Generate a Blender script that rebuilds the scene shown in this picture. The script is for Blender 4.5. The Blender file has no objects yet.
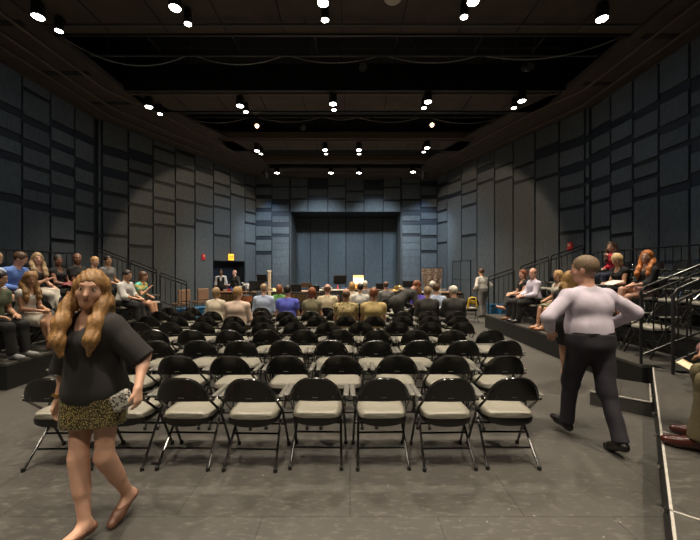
import bpy, math, random
import numpy as np
from mathutils import Vector, Matrix

PI = math.pi
random.seed(7)
S = bpy.context.scene
COL = S.collection

# ------------------------------------------------------------------ camera, world, exposure, large lights
cam_data = bpy.data.cameras.new('camera')
cam = bpy.data.objects.new('camera', cam_data)
COL.objects.link(cam)
cam.location = (0, 0, 1.72)
cam.rotation_euler = (PI / 2, 0, 0)
cam_data.sensor_width = 36
cam_data.lens = 18.0
cam_data.clip_start = 0.05
cam_data.clip_end = 100
S.camera = cam
S.view_settings.view_transform = 'Standard'
S.view_settings.look = 'None'
S.view_settings.gamma = 1
S.view_settings.use_curve_mapping = False
S.view_settings.exposure = 0.15
world = bpy.data.worlds.new('world')
S.world = world
world.use_nodes = True
world.node_tree.nodes['Background'].inputs[0].default_value = (0.02, 0.02, 0.025, 1)
world.node_tree.nodes['Background'].inputs[1].default_value = 0.3


def lamp(name, kind, loc, energy, color=(1, 1, 1), aim=None, size=0.1, angle=100, blend=0.6, shape=None):
    l = bpy.data.lights.new(name, kind)
    l.energy = energy
    l.color = color
    if kind == 'AREA':
        l.size = size
        if shape:
            l.shape = 'RECTANGLE'
            l.size, l.size_y = shape
    else:
        l.shadow_soft_size = size
    if kind == 'SPOT':
        l.spot_size = math.radians(angle)
        l.spot_blend = blend
    o = bpy.data.objects.new(name, l)
    COL.objects.link(o)
    o.location = loc
    d = (Vector(aim) - Vector(loc)) if aim else Vector((0, 0, -1))
    o.rotation_euler = d.to_track_quat('-Z', 'Y').to_euler()
    return o


WARM = (1.0, 0.86, 0.68)
# stage wash over the far wall and the playing area, as the rig's blue-white floods give it
for x_, p_ in ((-4.3, 900), (3.9, 900)):
    lamp('stage_flood_light', 'SPOT', (x_ * .8, 14.8, 6.4), p_, (0.68, 0.85, 1.0), (x_, 19.0, 2.9), 0.12, 52, 0.7)
lamp('stage_flood_light', 'SPOT', (-1.6, 15.2, 6.4), 1250, (0.72, 0.86, 1.0), (-1.6, 21.0, 1.6), 0.2, 60, 0.8)
lamp('stage_flood_light', 'SPOT', (1.4, 15.2, 6.4), 1250, (0.72, 0.86, 1.0), (1.4, 21.0, 1.6), 0.2, 60, 0.8)
# blue strips raking down beside the recess
lamp('blue_strip_light', 'SPOT', (-4.4, 18.0, 6.4), 90, (0.12, 0.45, 1.0), (-4.3, 19.0, 3.2), 0.05, 60, 0.9)
lamp('blue_strip_light', 'SPOT', (4.0, 18.0, 6.4), 90, (0.12, 0.45, 1.0), (4.0, 19.0, 3.2), 0.05, 60, 0.9)
# dim blue wash along the side walls
for x_, ax_, y_ in ((-1.0, -8.35, 8.0), (0.6, 7.4, 8.0), (-1.0, -8.35, 3.0), (0.6, 7.4, 3.0)):
    lamp('blue_wash_light', 'SPOT', (x_, y_, 6.4), 105, (0.30, 0.62, 1.0), (ax_, y_ + .6, 2.6), 0.15, 75, 1.0)
for x_, ax_, ay_ in ((1.0, -5.9, 17.4), (-1.8, 5.3, 17.4)):
    lamp('blue_wash_light', 'SPOT', (x_, 13.0, 6.4), 900, (0.42, 0.72, 1.0), (ax_, ay_, 2.2), 0.15, 50, 1.0)
# warm profile spots striking the slanted walls
lamp('profile_spot_light', 'SPOT', (2.0, 11.4, 6.45), 1150, (1.0, 0.72, 0.48), (-6.3, 16.4, 1.3), 0.05, 57, 0.15)
lamp('profile_spot_light', 'SPOT', (-2.9, 11.4, 6.45), 1150, (1.0, 0.72, 0.48), (5.6, 16.2, 1.3), 0.05, 57, 0.15)


# ------------------------------------------------------------------ materials
def nt(m):
    m.use_nodes = True
    return m.node_tree, m.node_tree.nodes['Principled BSDF']


MATS = {}


def mat(name, color, rough=0.6, var=0.12, scale=30, metal=0.0, bump=0.0, bscale=None, spec=0.5, emit=None, estr=1.0, coat=0.0):
    if name in MATS:
        return MATS[name]
    m = bpy.data.materials.new(name)
    t, b = nt(m)
    tc = t.nodes.new('ShaderNodeTexCoord')
    n = t.nodes.new('ShaderNodeTexNoise')
    n.inputs['Scale'].default_value = scale
    n.inputs['Detail'].default_value = 4
    t.links.new(tc.outputs['Object'], n.inputs['Vector'])
    r = t.nodes.new('ShaderNodeMapRange')
    r.inputs['From Min'].default_value = 0.3
    r.inputs['From Max'].default_value = 0.7
    r.inputs['To Min'].default_value = 1 - var
    r.inputs['To Max'].default_value = 1 + var
    t.links.new(n.outputs['Fac'], r.inputs['Value'])
    mx = t.nodes.new('ShaderNodeVectorMath')
    mx.operation = 'SCALE'
    mx.inputs[0].default_value = color[:3]
    t.links.new(r.outputs['Result'], mx.inputs['Scale'])
    t.links.new(mx.outputs['Vector'], b.inputs['Base Color'])
    b.inputs['Roughness'].default_value = rough
    b.inputs['Metallic'].default_value = metal
    b.inputs['Specular IOR Level'].default_value = spec
    if coat:
        b.inputs['Coat Weight'].default_value = coat
    if emit:
        b.inputs['Emission Color'].default_value = (*emit, 1)
        b.inputs['Emission Strength'].default_value = estr
    if bump:
        n2 = t.nodes.new('ShaderNodeTexNoise')
        n2.inputs['Scale'].default_value = bscale or scale * 3
        n2.inputs['Detail'].default_value = 3
        t.links.new(tc.outputs['Object'], n2.inputs['Vector'])
        bp = t.nodes.new('ShaderNodeBump')
        bp.inputs['Strength'].default_value = bump
        bp.inputs['Distance'].default_value = 0.01
        t.links.new(n2.outputs['Fac'], bp.inputs['Height'])
        t.links.new(bp.outputs['Normal'], b.inputs['Normal'])
    MATS[name] = m
    return m


def pattern_mat(name, c1, c2, kind='wave', scale=20, rough=0.8, axis='X', dist=0.0, thresh=0.5):
    if name in MATS:
        return MATS[name]
    m = bpy.data.materials.new(name)
    t, b = nt(m)
    tc = t.nodes.new('ShaderNodeTexCoord')
    if kind == 'wave':
        n = t.nodes.new('ShaderNodeTexWave')
        n.bands_direction = axis
        n.inputs['Scale'].default_value = scale
        n.inputs['Distortion'].default_value = dist
        out = n.outputs['Fac']
    elif kind == 'voronoi':
        n = t.nodes.new('ShaderNodeTexVoronoi')
        n.inputs['Scale'].default_value = scale
        out = n.outputs['Distance']
    else:
        n = t.nodes.new('ShaderNodeTexNoise')
        n.inputs['Scale'].default_value = scale
        n.inputs['Detail'].default_value = 2
        out = n.outputs['Fac']
    t.links.new(tc.outputs['Object'], n.inputs['Vector'])
    cr = t.nodes.new('ShaderNodeValToRGB')
    cr.color_ramp.elements[0].position = thresh - 0.06
    cr.color_ramp.elements[1].position = thresh + 0.06
    cr.color_ramp.elements[0].color = (*c1, 1)
    cr.color_ramp.elements[1].color = (*c2, 1)
    t.links.new(out, cr.inputs['Fac'])
    t.links.new(cr.outputs['Color'], b.inputs['Base Color'])
    b.inputs['Roughness'].default_value = rough
    MATS[name] = m
    return m


def floor_mat(name, base, seam=(1.22, 2.44), rough=0.38):
    m = bpy.data.materials.new(name)
    t, b = nt(m)
    L = t.links.new
    tc = t.nodes.new('ShaderNodeTexCoord')
    n1 = t.nodes.new('ShaderNodeTexNoise'); n1.inputs['Scale'].default_value = 0.9; n1.inputs['Detail'].default_value = 6; n1.inputs['Roughness'].default_value = 0.6
    L(tc.outputs['Object'], n1.inputs['Vector'])
    mr = t.nodes.new('ShaderNodeMapRange'); mr.inputs['From Min'].default_value = 0.3; mr.inputs['From Max'].default_value = 0.7
    mr.inputs['To Min'].default_value = 0.78; mr.inputs['To Max'].default_value = 1.25
    L(n1.outputs['Fac'], mr.inputs['Value'])
    # scuffs: stretched fine noise thresholded
    mp = t.nodes.new('ShaderNodeMapping'); mp.inputs['Scale'].default_value = (3.0, 9.0, 1); mp.inputs['Rotation'].default_value = (0, 0, 0.5)
    L(tc.outputs['Object'], mp.inputs['Vector'])
    n2 = t.nodes.new('ShaderNodeTexNoise'); n2.inputs['Scale'].default_value = 3.4; n2.inputs['Detail'].default_value = 8; n2.inputs['Roughness'].default_value = 0.7
    L(mp.outputs['Vector'], n2.inputs['Vector'])
    r2 = t.nodes.new('ShaderNodeValToRGB'); r2.color_ramp.elements[0].position = 0.52; r2.color_ramp.elements[1].position = 0.74
    r2.color_ramp.elements[0].color = (0, 0, 0, 1); r2.color_ramp.elements[1].color = (1, 1, 1, 1)
    L(n2.outputs['Fac'], r2.inputs['Fac'])
    # small chalky specks
    v = t.nodes.new('ShaderNodeTexVoronoi'); v.inputs['Scale'].default_value = 7.0
    L(tc.outputs['Object'], v.inputs['Vector'])
    r3 = t.nodes.new('ShaderNodeValToRGB'); r3.color_ramp.elements[0].position = 0.035; r3.color_ramp.elements[1].position = 0.06
    r3.color_ramp.elements[0].color = (1, 1, 1, 1); r3.color_ramp.elements[1].color = (0, 0, 0, 1)
    L(v.outputs['Distance'], r3.inputs['Fac'])
    # board seams
    br = t.nodes.new('ShaderNodeTexBrick')
    br.inputs['Scale'].default_value = 1.0
    br.inputs['Brick Width'].default_value = seam[0]
    br.inputs['Row Height'].default_value = seam[1]
    br.inputs['Mortar Size'].default_value = 0.006
    br.inputs['Color1'].default_value = (1, 1, 1, 1); br.inputs['Color2'].default_value = (0.93, 0.93, 0.93, 1); br.inputs['Mortar'].default_value = (0.62, 0.62, 0.62, 1)
    L(tc.outputs['Object'], br.inputs['Vector'])
    a = t.nodes.new('ShaderNodeVectorMath'); a.operation = 'SCALE'; a.inputs[0].default_value = base
    L(mr.outputs['Result'], a.inputs['Scale'])
    mlt = t.nodes.new('ShaderNodeVectorMath'); mlt.operation = 'MULTIPLY'
    L(a.outputs['Vector'], mlt.inputs[0]); L(br.outputs['Color'], mlt.inputs[1])
    mx = t.nodes.new('ShaderNodeMix'); mx.data_type = 'RGBA'
    k = t.nodes.new('ShaderNodeMath'); k.operation = 'MULTIPLY'; k.inputs[1].default_value = 0.75
    L(r2.outputs['Color'], k.inputs[0]); L(k.outputs[0], mx.inputs['Factor'])
    L(mlt.outputs['Vector'], mx.inputs[6]); mx.inputs[7].default_value = (base[0] * 2.6, base[1] * 2.6, base[2] * 2.5, 1)
    mx2 = t.nodes.new('ShaderNodeMix'); mx2.data_type = 'RGBA'
    k2 = t.nodes.new('ShaderNodeMath'); k2.operation = 'MULTIPLY'; k2.inputs[1].default_value = 0.6
    L(r3.outputs['Color'], k2.inputs[0]); L(k2.outputs[0], mx2.inputs['Factor'])
    L(mx.outputs[2], mx2.inputs[6]); mx2.inputs[7].default_value = (base[0] * 5, base[1] * 5, base[2] * 5, 1)
    L(mx2.outputs[2], b.inputs['Base Color'])
    rr = t.nodes.new('ShaderNodeMapRange'); rr.inputs['To Min'].default_value = rough - 0.08; rr.inputs['To Max'].default_value = rough + 0.22
    L(n2.outputs['Fac'], rr.inputs['Value']); L(rr.outputs['Result'], b.inputs['Roughness'])
    MATS[name] = m
    return m


def panel_mat():
    m = bpy.data.materials.new('woven_wall_panel')
    t, b = nt(m)
    L = t.links.new
    tc = t.nodes.new('ShaderNodeTexCoord')
    mp = t.nodes.new('ShaderNodeMapping'); mp.inputs['Scale'].default_value = (14, 14, 3)
    L(tc.outputs['Object'], mp.inputs['Vector'])
    n = t.nodes.new('ShaderNodeTexNoise'); n.inputs['Scale'].default_value = 2.2; n.inputs['Detail'].default_value = 6; n.inputs['Roughness'].default_value = 0.75
    L(mp.outputs['Vector'], n.inputs['Vector'])
    r = t.nodes.new('ShaderNodeMapRange'); r.inputs['From Min'].default_value = 0.3; r.inputs['From Max'].default_value = 0.7
    r.inputs['To Min'].default_value = 0.62; r.inputs['To Max'].default_value = 1.38
    L(n.outputs['Fac'], r.inputs['Value'])
    oi = t.nodes.new('ShaderNodeObjectInfo')
    r2 = t.nodes.new('ShaderNodeMapRange'); r2.inputs['To Min'].default_value = 0.85; r2.inputs['To Max'].default_value = 1.15
    L(oi.outputs['Random'], r2.inputs['Value'])
    k = t.nodes.new('ShaderNodeMath'); k.operation = 'MULTIPLY'
    L(r.outputs['Result'], k.inputs[0]); L(r2.outputs['Result'], k.inputs[1])
    a = t.nodes.new('ShaderNodeVectorMath'); a.operation = 'SCALE'; a.inputs[0].default_value = (0.076, 0.090, 0.098)
    L(k.outputs[0], a.inputs['Scale']); L(a.outputs['Vector'], b.inputs['Base Color'])
    b.inputs['Roughness'].default_value = 0.85
    bp = t.nodes.new('ShaderNodeBump'); bp.inputs['Strength'].default_value = 0.35; bp.inputs['Distance'].default_value = 0.01
    L(n.outputs['Fac'], bp.inputs['Height']); L(bp.outputs['Normal'], b.inputs['Normal'])
    return m


M_PANEL = panel_mat()
M_WALL = mat('black_wall_backing', (0.012, 0.014, 0.018), 0.7)
M_BLUEBAND = mat('dark_blue_wall_reveal', (0.008, 0.014, 0.024), 0.6)
M_FLOOR = floor_mat('scuffed_black_stage_floor', (0.079, 0.075, 0.067))
M_DECK = floor_mat('black_riser_deck', (0.060, 0.057, 0.050), (1.22, 2.44))
M_SKIRT = mat('black_riser_face', (0.012, 0.012, 0.011), 0.6)
M_CEIL = mat('dark_brown_ceiling', (0.055, 0.040, 0.030), 0.8, 0.2, 2)
M_VOID = mat('black_ceiling_void', (0.008, 0.008, 0.009), 0.9)
M_BLACKM = mat('black_painted_steel', (0.014, 0.014, 0.014), 0.35, 0.1, 20)
M_PIPE = mat('dark_grey_pipe', (0.035, 0.033, 0.032), 0.5)
M_CHROME = mat('bright_metal', (0.6, 0.6, 0.58), 0.25, 0.05, 20, 1.0)
M_TAPE = mat('pale_edge_tape', (0.42, 0.40, 0.36), 0.6)
M_NAVY = mat('dark_navy_door', (0.012, 0.020, 0.040), 0.6)


# ------------------------------------------------------------------ mesh helpers
class MB:
    def __init__(self):
        self.v = []; self.f = []

    def add(self, verts, faces):
        n = len(self.v)
        self.v += [tuple(map(float, p)) for p in verts]
        self.f += [tuple(i + n for i in f) for f in faces]
        return self

    def box(self, a, b, M=None, bev=0.0):
        x0, y0, z0 = [min(p, q) for p, q in zip(a, b)]
        x1, y1, z1 = [max(p, q) for p, q in zip(a, b)]
        if bev <= 0:
            vs = [(x0, y0, z0), (x1, y0, z0), (x1, y1, z0), (x0, y1, z0), (x0, y0, z1), (x1, y0, z1), (x1, y1, z1), (x0, y1, z1)]
            fs = [(0, 3, 2, 1), (4, 5, 6, 7), (0, 1, 5, 4), (1, 2, 6, 5), (2, 3, 7, 6), (3, 0, 4, 7)]
        else:
            c = min(bev, (x1 - x0) / 2.01, (y1 - y0) / 2.01, (z1 - z0) / 2.01)
            vs = []
            idx = {}
            for sx in (0, 1):
                for sy in (0, 1):
                    for sz in (0, 1):
                        X, Y, Z = (x1 if sx else x0), (y1 if sy else y0), (z1 if sz else z0)
                        dx, dy, dz = (-c if sx else c), (-c if sy else c), (-c if sz else c)
                        for ax, p in enumerate(((X, Y + dy, Z + dz), (X + dx, Y, Z + dz), (X + dx, Y + dy, Z))):
                            idx[(sx, sy, sz, ax)] = len(vs); vs.append(p)
            I = lambda sx, sy, sz, ax: idx[(sx, sy, sz, ax)]
            fs = []
            for s in (0, 1):
                q = [I(s, 0, 0, 0), I(s, 1, 0, 0), I(s, 1, 1, 0), I(s, 0, 1, 0)]; fs.append(q if s else q[::-1])
                q = [I(0, s, 0, 1), I(1, s, 0, 1), I(1, s, 1, 1), I(0, s, 1, 1)]; fs.append(q[::-1] if s else q)
                q = [I(0, 0, s, 2), I(1, 0, s, 2), I(1, 1, s, 2), I(0, 1, s, 2)]; fs.append(q if s else q[::-1])
            for s1 in (0, 1):
                for s2 in (0, 1):
                    fs.append([I(s1, s2, 0, 0), I(s1, s2, 0, 1), I(s1, s2, 1, 1), I(s1, s2, 1, 0)][::1 if s1 != s2 else -1])
                    fs.append([I(s1, 0, s2, 0), I(s1, 0, s2, 2), I(s1, 1, s2, 2), I(s1, 1, s2, 0)][::-1 if s1 != s2 else 1])
                    fs.append([I(0, s1, s2, 1), I(0, s1, s2, 2), I(1, s1, s2, 2), I(1, s1, s2, 1)][::1 if s1 != s2 else -1])
                    for s3 in (0, 1):
                        q = [I(s1, s2, s3, 0), I(s1, s2, s3, 1), I(s1, s2, s3, 2)]
                        fs.append(q if (s1 + s2 + s3) % 2 else q[::-1])
        if M is not None:
            vs = [tuple(M @ Vector(p)) for p in vs]
        return self.add(vs, fs)

    def tube(self, pts, r, n=8, closed=False, caps=True):
        P = [Vector(p) for p in pts]
        rs = r if isinstance(r, (list, tuple)) else [r] * len(P)
        rings = []
        up = None
        m = len(P)
        for i, p in enumerate(P):
            if closed:
                t = (P[(i + 1) % m] - P[i - 1]).normalized()
            else:
                t = (P[min(i + 1, m - 1)] - P[max(i - 1, 0)]).normalized()
            if up is None:
                up = Vector((0, 0, 1)) if abs(t.z) < 0.9 else Vector((1, 0, 0))
            s = t.cross(up).normalized()
            up = s.cross(t).normalized()
            rings.append([p + (s * math.cos(2 * PI * k / n) + up * math.sin(2 * PI * k / n)) * rs[i] for k in range(n)])
        vs = [q for ring in rings for q in ring]
        fs = []
        for i in range(m if closed else m - 1):
            j = (i + 1) % m
            for k in range(n):
                k2 = (k + 1) % n
                fs.append((i * n + k, i * n + k2, j * n + k2, j * n + k))
        if caps and not closed:
            fs.append(tuple(range(n))[::-1]); fs.append(tuple((m - 1) * n + k for k in range(n)))
        return self.add(vs, fs)

    def lathe(self, prof, n=20, c=(0, 0, 0), M=None):
        vs = []; fs = []
        for (r, z) in prof:
            for k in range(n):
                p = Vector((r * math.cos(2 * PI * k / n), r * math.sin(2 * PI * k / n), z))
                p = (M @ p if M is not None else p) + Vector(c)
                vs.append(tuple(p))
        for i in range(len(prof) - 1):
            for k in range(n):
                k2 = (k + 1) % n
                fs.append((i * n + k, i * n + k2, (i + 1) * n + k2, (i + 1) * n + k))
        fs.append(tuple(range(n))[::-1]); fs.append(tuple((len(prof) - 1) * n + k for k in range(n)))
        return self.add(vs, fs)

    def prism(self, poly, z0, z1):
        n = len(poly)
        a = sum(poly[i][0] * poly[(i + 1) % n][1] - poly[(i + 1) % n][0] * poly[i][1] for i in range(n))
        if a < 0: poly = poly[::-1]
        vs = [(x, y, z0) for x, y in poly] + [(x, y, z1) for x, y in poly]
        fs = [tuple(range(n))[::-1], tuple(range(n, 2 * n))] + [(i, (i + 1) % n, n + (i + 1) % n, n + i) for i in range(n)]
        return self.add(vs, fs)

    def ell(self, c, r, n=12, M=None):
        vs = []; fs = []
        R = n // 2
        for i in range(1, R):
            th = PI * i / R
            for k in range(n):
                p = Vector((math.sin(th) * math.cos(2 * PI * k / n) * r[0], math.sin(th) * math.sin(2 * PI * k / n) * r[1], math.cos(th) * r[2]))
                if M is not None: p = M @ p
                vs.append(tuple(p + Vector(c)))
        top = Vector((0, 0, r[2])); bot = Vector((0, 0, -r[2]))
        if M is not None: top = M @ top; bot = M @ bot
        vs.append(tuple(top + Vector(c))); vs.append(tuple(bot + Vector(c)))
        T = len(vs) - 2; B = T + 1
        for i in range(R - 2):
            for k in range(n):
                k2 = (k + 1) % n
                fs.append((i * n + k, (i + 1) * n + k, (i + 1) * n + k2, i * n + k2))
        for k in range(n):
            k2 = (k + 1) % n
            fs.append((T, k, k2)); fs.append((B, (R - 2) * n + k2, (R - 2) * n + k))
        return self.add(vs, fs)

    def build(self, name, material, parent=None, smooth=False, kind=None):
        me = bpy.data.meshes.new(name)
        me.from_pydata(self.v, [], self.f)
        me.update()
        if smooth:
            me.polygons.foreach_set('use_smooth', [True] * len(me.polygons))
            try:
                me.set_sharp_from_angle(angle=math.radians(40))
            except Exception:
                pass
        me.materials.append(material)
        o = bpy.data.objects.new(name, me)
        COL.objects.link(o)
        if parent is not None: o.parent = parent
        if kind: o['kind'] = kind
        return o


def tag(o, label, cat, group=None):
    o['label'] = label; o['category'] = cat
    if group: o['group'] = group
    return o


def thing(name, label, cat, loc=(0, 0, 0), rz=0, group=None):
    o = bpy.data.objects.new(name, None)
    o.empty_display_size = 0.2
    COL.objects.link(o)
    o.location = loc; o.rotation_euler = (0, 0, rz)
    return tag(o, label, cat, group)


def children_of(o, cache={}):
    return [c for c in bpy.data.objects if c.parent == o]


def copy_tree(tree, loc, rz, label, group=None, skip=()):
    """tree = (root, [(child, [grandchildren])])"""
    root, kids = tree
    r = root.copy(); COL.objects.link(r)
    r.location = loc; r.rotation_euler = (0, 0, rz); r['label'] = label
    if group: r['group'] = group
    for ch, sub in kids:
        if ch.name.split('.')[0] in skip: continue
        c = ch.copy(); COL.objects.link(c); c.parent = r
        for g in sub:
            if g.name.split('.')[0] in skip: continue
            d = g.copy(); COL.objects.link(d); d.parent = c
    return r


def tree_of(root):
    return (root, [(c, children_of(c)) for c in children_of(root)])


CAMZ = 1.72


def at(px, py, d):
    return Vector(((px - 350) / 350 * d, d, CAMZ + (270 - py) / 350 * d))


ORD = ['first', 'second', 'third', 'fourth', 'fifth', 'sixth', 'seventh', 'eighth', 'ninth', 'tenth', 'eleventh', 'twelfth']

# ------------------------------------------------------------------ the setting
CZ = 6.72
mb = MB().box((-9.5, -5.2, -0.1), (8.6, 22, 0)); mb.build('floor', M_FLOOR, kind='structure')

W = MB


def band_z(y, d):
    return CAMZ + (270 - y) / 350 * d


def wall_panels(root, P0, P1, cols, zbot=0.0, ztop=CZ, door=None, inward=1):
    """cols: list of (px_left, px_right, [(y_px, half thickness m)...], zbottom or None)"""
    P0 = Vector(P0); P1 = Vector(P1)
    D = (P1 - P0); Ln = D.length; u = D / Ln
    n = Vector((-u.y, u.x))
    mid = (P0 + P1) / 2
    if n.dot(Vector((0, 8)) - mid) < 0: n = -n

    def hit(px):
        k = (px - 350) / 350
        # P0.x + u.x s = k (P0.y + u.y s)
        return (k * P0.y - P0.x) / (u.x - k * u.y)
    for col in cols:
        xl, xr, bands = col[:3]
        zb = col[3] if len(col) > 3 else zbot
        s0, s1 = hit(xl), hit(xr)
        if s0 > s1: s0, s1 = s1, s0
        dm = (P0 + u * (s0 + s1) / 2).y
        zs = sorted([(band_z(y, dm), h) for y, h in bands])
        cur = zb
        segs = []
        for z, h in zs:
            segs.append((cur, z - h)); cur = z + h
        segs.append((cur, ztop - 0.02))
        for k, (a, b) in enumerate(segs):
            if b - a < 0.06: continue
            g = 0.032
            q = [P0 + u * (s0 + g), P0 + u * (s1 - g)]
            poly = [q[0], q[1], q[1] + n * 0.055, q[0] + n * 0.055]
            MB().prism([(p.x, p.y) for p in poly], a, b).build('acoustic_panel', M_PANEL, root)
        # thick dark-blue reveals sit back between panels
        for z, h in zs:
            if h > 0.09:
                q = [P0 + u * (s0 + 0.02), P0 + u * (s1 - 0.02)]
                poly = [q[0], q[1], q[1] + n * 0.012, q[0] + n * 0.012]
                MB().prism([(p.x, p.y) for p in poly], z - h + .03, z + h - .03).build('wall_reveal', M_BLUEBAND, root)


T_ = 0.11; t_ = 0.06  # thick / thin band half heights
PL0, PL1, PL2 = (-8.35, -5.0), (-8.35, 11.5), (-5.16, 19.0)
PR0, PR1, PR2 = (7.4, -5.0), (7.4, 10.66), (4.72, 19.0)
wl = MB().box((-8.55, -5.2, 0), (-8.35, 11.55, CZ + 2.4)).build('wall_left', M_WALL, kind='structure')
wr = MB().box((7.4, -5.2, 0), (7.6, 10.7, CZ + 2.4)).build('wall_right', M_WALL, kind='structure')
MB().box((-8.55, -5.2, 0), (7.6, -5.0, CZ + 2.4)).build('wall_rear', M_WALL, kind='structure')


def slab(P0, P1, s0, s1, z0, z1, th=0.2, mbx=None):
    P0 = Vector(P0); P1 = Vector(P1)
    u = (P1 - P0).normalized(); n = Vector((-u.y, u.x))
    if n.dot(Vector((0, 8)) - (P0 + P1) / 2) < 0: n = -n
    a = P0 + u * s0; b = P0 + u * s1
    (mbx or MB()).prism([(a.x, a.y), (b.x, b.y), (b.x - n.x * th, b.y - n.y * th), (a.x - n.x * th, a.y - n.y * th)], z0, z1)
    return u, n


def shit(P0, P1, px):
    P0 = Vector(P0); P1 = Vector(P1); u = (P1 - P0).normalized(); k = (px - 350) / 350
    return (k * P0.y - P0.x) / (u.x - k * u.y)


LLen = (Vector(PL2) - Vector(PL1)).length
RLen = (Vector(PR2) - Vector(PR1)).length
ds0, ds1 = shit(PL1, PL2, 212.6), shit(PL1, PL2, 244.2)
DOORZ = 2.12
mb = MB()
slab(PL1, PL2, -0.05, ds0, 0, CZ + 2.4, mbx=mb)
slab(PL1, PL2, ds1, LLen + 0.05, 0, CZ + 2.4, mbx=mb)
slab(PL1, PL2, ds0, ds1, DOORZ, CZ + 2.4, mbx=mb)
wfl = mb.build('wall_far_left', M_WALL, kind='structure')
mb = MB(); slab(PR1, PR2, -0.05, RLen + 0.05, 0, CZ + 2.4, mbx=mb)
wfr = mb.build('wall_far_right', M_WALL, kind='structure')
AX0, AX1, AZ, AD = -3.26, 2.82, 4.88, 21.3
mb = MB()
mb.box((-5.3, 19, 0), (AX0, 19.2, CZ + 2.4)); mb.box((AX1, 19, 0), (4.85, 19.2, CZ + 2.4)); mb.box((AX0, 19, AZ), (AX1, 19.2, CZ + 2.4))
mb.box((AX0 - 0.2, 19.2, 0), (AX0, AD + 0.2, AZ + 0.2)); mb.box((AX1, 19.2, 0), (AX1 + 0.2, AD + 0.2, AZ + 0.2))
mb.box((AX0, AD, 0), (AX1, AD + 0.2, AZ + 0.2)); mb.box((AX0, 19.2, AZ), (AX1, AD, AZ + 0.2))
wf = mb.build('wall_far', M_WALL, kind='structure')

# left wall columns, nearest first (px computed for columns the frame cannot show)
def pxof(X, d): return 350 + 350 * X / d
colsL = [
    (20, 48.5, [(206, T_), (187, T_), (168, t_), (147, T_), (124, T_), (95, t_)]),
    (48.5, 73, [(241, t_), (214, T_), (191, .13), (169, .13), (148, T_), (128, T_)]),
    (73, 92.5, [(233, t_), (205, t_), (187, T_), (165, .16), (138, .13)]),
    (pxof(-8.35, 8.03), 20, [(197, T_), (155, T_), (133, T_), (107, T_)])]
bandsets = [[(3.5, T_), (4.5, T_), (5.2, T_), (5.9, T_)], [(3.4, T_), (3.95, T_), (4.5, t_), (5.0, T_), (5.6, T_)], [(2.6, t_), (3.3, T_), (4.0, T_), (4.7, .13), (5.8, T_)], [(2.9, t_), (3.7, T_), (4.3, T_), (5.0, .16)]]
wall_panels(wl, PL0, PL1, colsL)
# columns nearer than the frame: same module
def near_panels(root, x, sgn, yend):
    y = yend; k = 0
    while y > -4.9:
        y0 = max(y - 0.83, -4.95)
        cur = 0.0
        for z, h in bandsets[k % 4] + [(CZ, 0.01)]:
            MB().box((x, y0 + 0.02, cur), (x + sgn * 0.055, y - 0.02, z - h)).build('acoustic_panel', M_PANEL, root)
            cur = z + h
        y = y0; k += 1
near_panels(wl, -8.35, 1, 8.03)
near_panels(wr, 7.4, -1, 6.85)
colsR = [
    (592.7, 612.4, [(130, .16), (155, .16), (181.5, T_), (201, t_), (229, t_)]),
    (612.4, 635, [(120, T_), (143, T_), (164, T_), (187, T_), (211, t_), (235, t_)]),
    (635, 661, [(111, T_), (136, t_), (162, t_), (178, t_), (197, t_)]),
    (661, 692, [(92, .13), (125, T_), (148, t_), (188.5, T_)]),
    (692, pxof(7.4, 6.85), [(78, .16), (106, .13), (141, .16), (176, .16)])]
wall_panels(wr, PR0, PR1, colsR)
colsFL = [
    (96.3, 100.6, [(236, t_), (205, t_), (190, t_)]),
    (101, 127.3, [(153, .16), (174, .16), (194.5, .07), (211, t_), (236, t_)]),
    (127.3, 152, [(157, .2), (173, .07), (189, t_), (206, t_), (226, t_), (246.5, t_)]),
    (152, 174.3, [(150, t_), (164, t_), (184, t_), (199.6, t_), (213, t_), (226, t_)]),
    (174.3, 194, [(154, t_), (169, .07), (185, t_), (201.6, t_), (226, t_)]),
    (194, 212.6, [(170, .15), (186, t_), (205.5, t_), (222, t_)]),
    (212.6, 229.5, [(172, .05), (185, t_), (196, t_), (208, t_), (236, t_)], DOORZ + 0.05),
    (229.5, 244.2, [(184, t_), (196, t_)], DOORZ + 0.05),
    (244.2, 255, [(186, t_), (199, t_), (213, t_), (223.5, t_), (243.5, t_)])]
wall_panels(wfl, PL1, PL2, colsFL)
colsFR = [
    (438.2, 448, [(184.4, T_), (198.4, T_), (211, .07), (222.7, t_), (243, t_)]),
    (448, 462.3, [(182, t_), (195, T_)]),
    (462.3, 478, [(182, t_), (193, t_), (205.6, .07), (235.6, .07)]),
    (478, 495.7, [(168, .15), (182, t_)]),
    (495.7, 514.2, [(165.6, t_), (180, t_)]),
    (514.2, 536.2, [(165.6, t_), (181, t_)]),
    (536.2, 560.4, [(151, .2), (177, t_)]),
    (560.4, 586.2, [(144, .16), (169, .16), (188, .07), (208, t_), (232.5, t_)]),
    (586.2, 591.5, [(139, T_), (162, T_), (181, T_), (198, t_), (227, t_)])]
wall_panels(wfr, PR1, PR2, colsFR)
faint = [(y, 0.008) for y in (243, 250, 257, 264, 276, 288)]
colsF = [
    (255.8, 272, [(186, T_), (197, T_), (210, T_), (223.5, .16), (238, T_), (253, T_)]),
    (272, 289.5, [(187, .04), (202, .15), (214, .13), (224.7, .13), (235.5, .1)] + faint),
    (401.7, 420.5, [(184, .04), (200, t_), (213, .15), (223, .12), (235, .09)] + faint),
    (420.5, 437.0, [(184, .15), (197, T_), (210, .16), (222, .16), (236.7, .09), (251.8, .09)])]
wall_panels(wf, (-5.16, 19), (4.72, 19), colsF)
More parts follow.
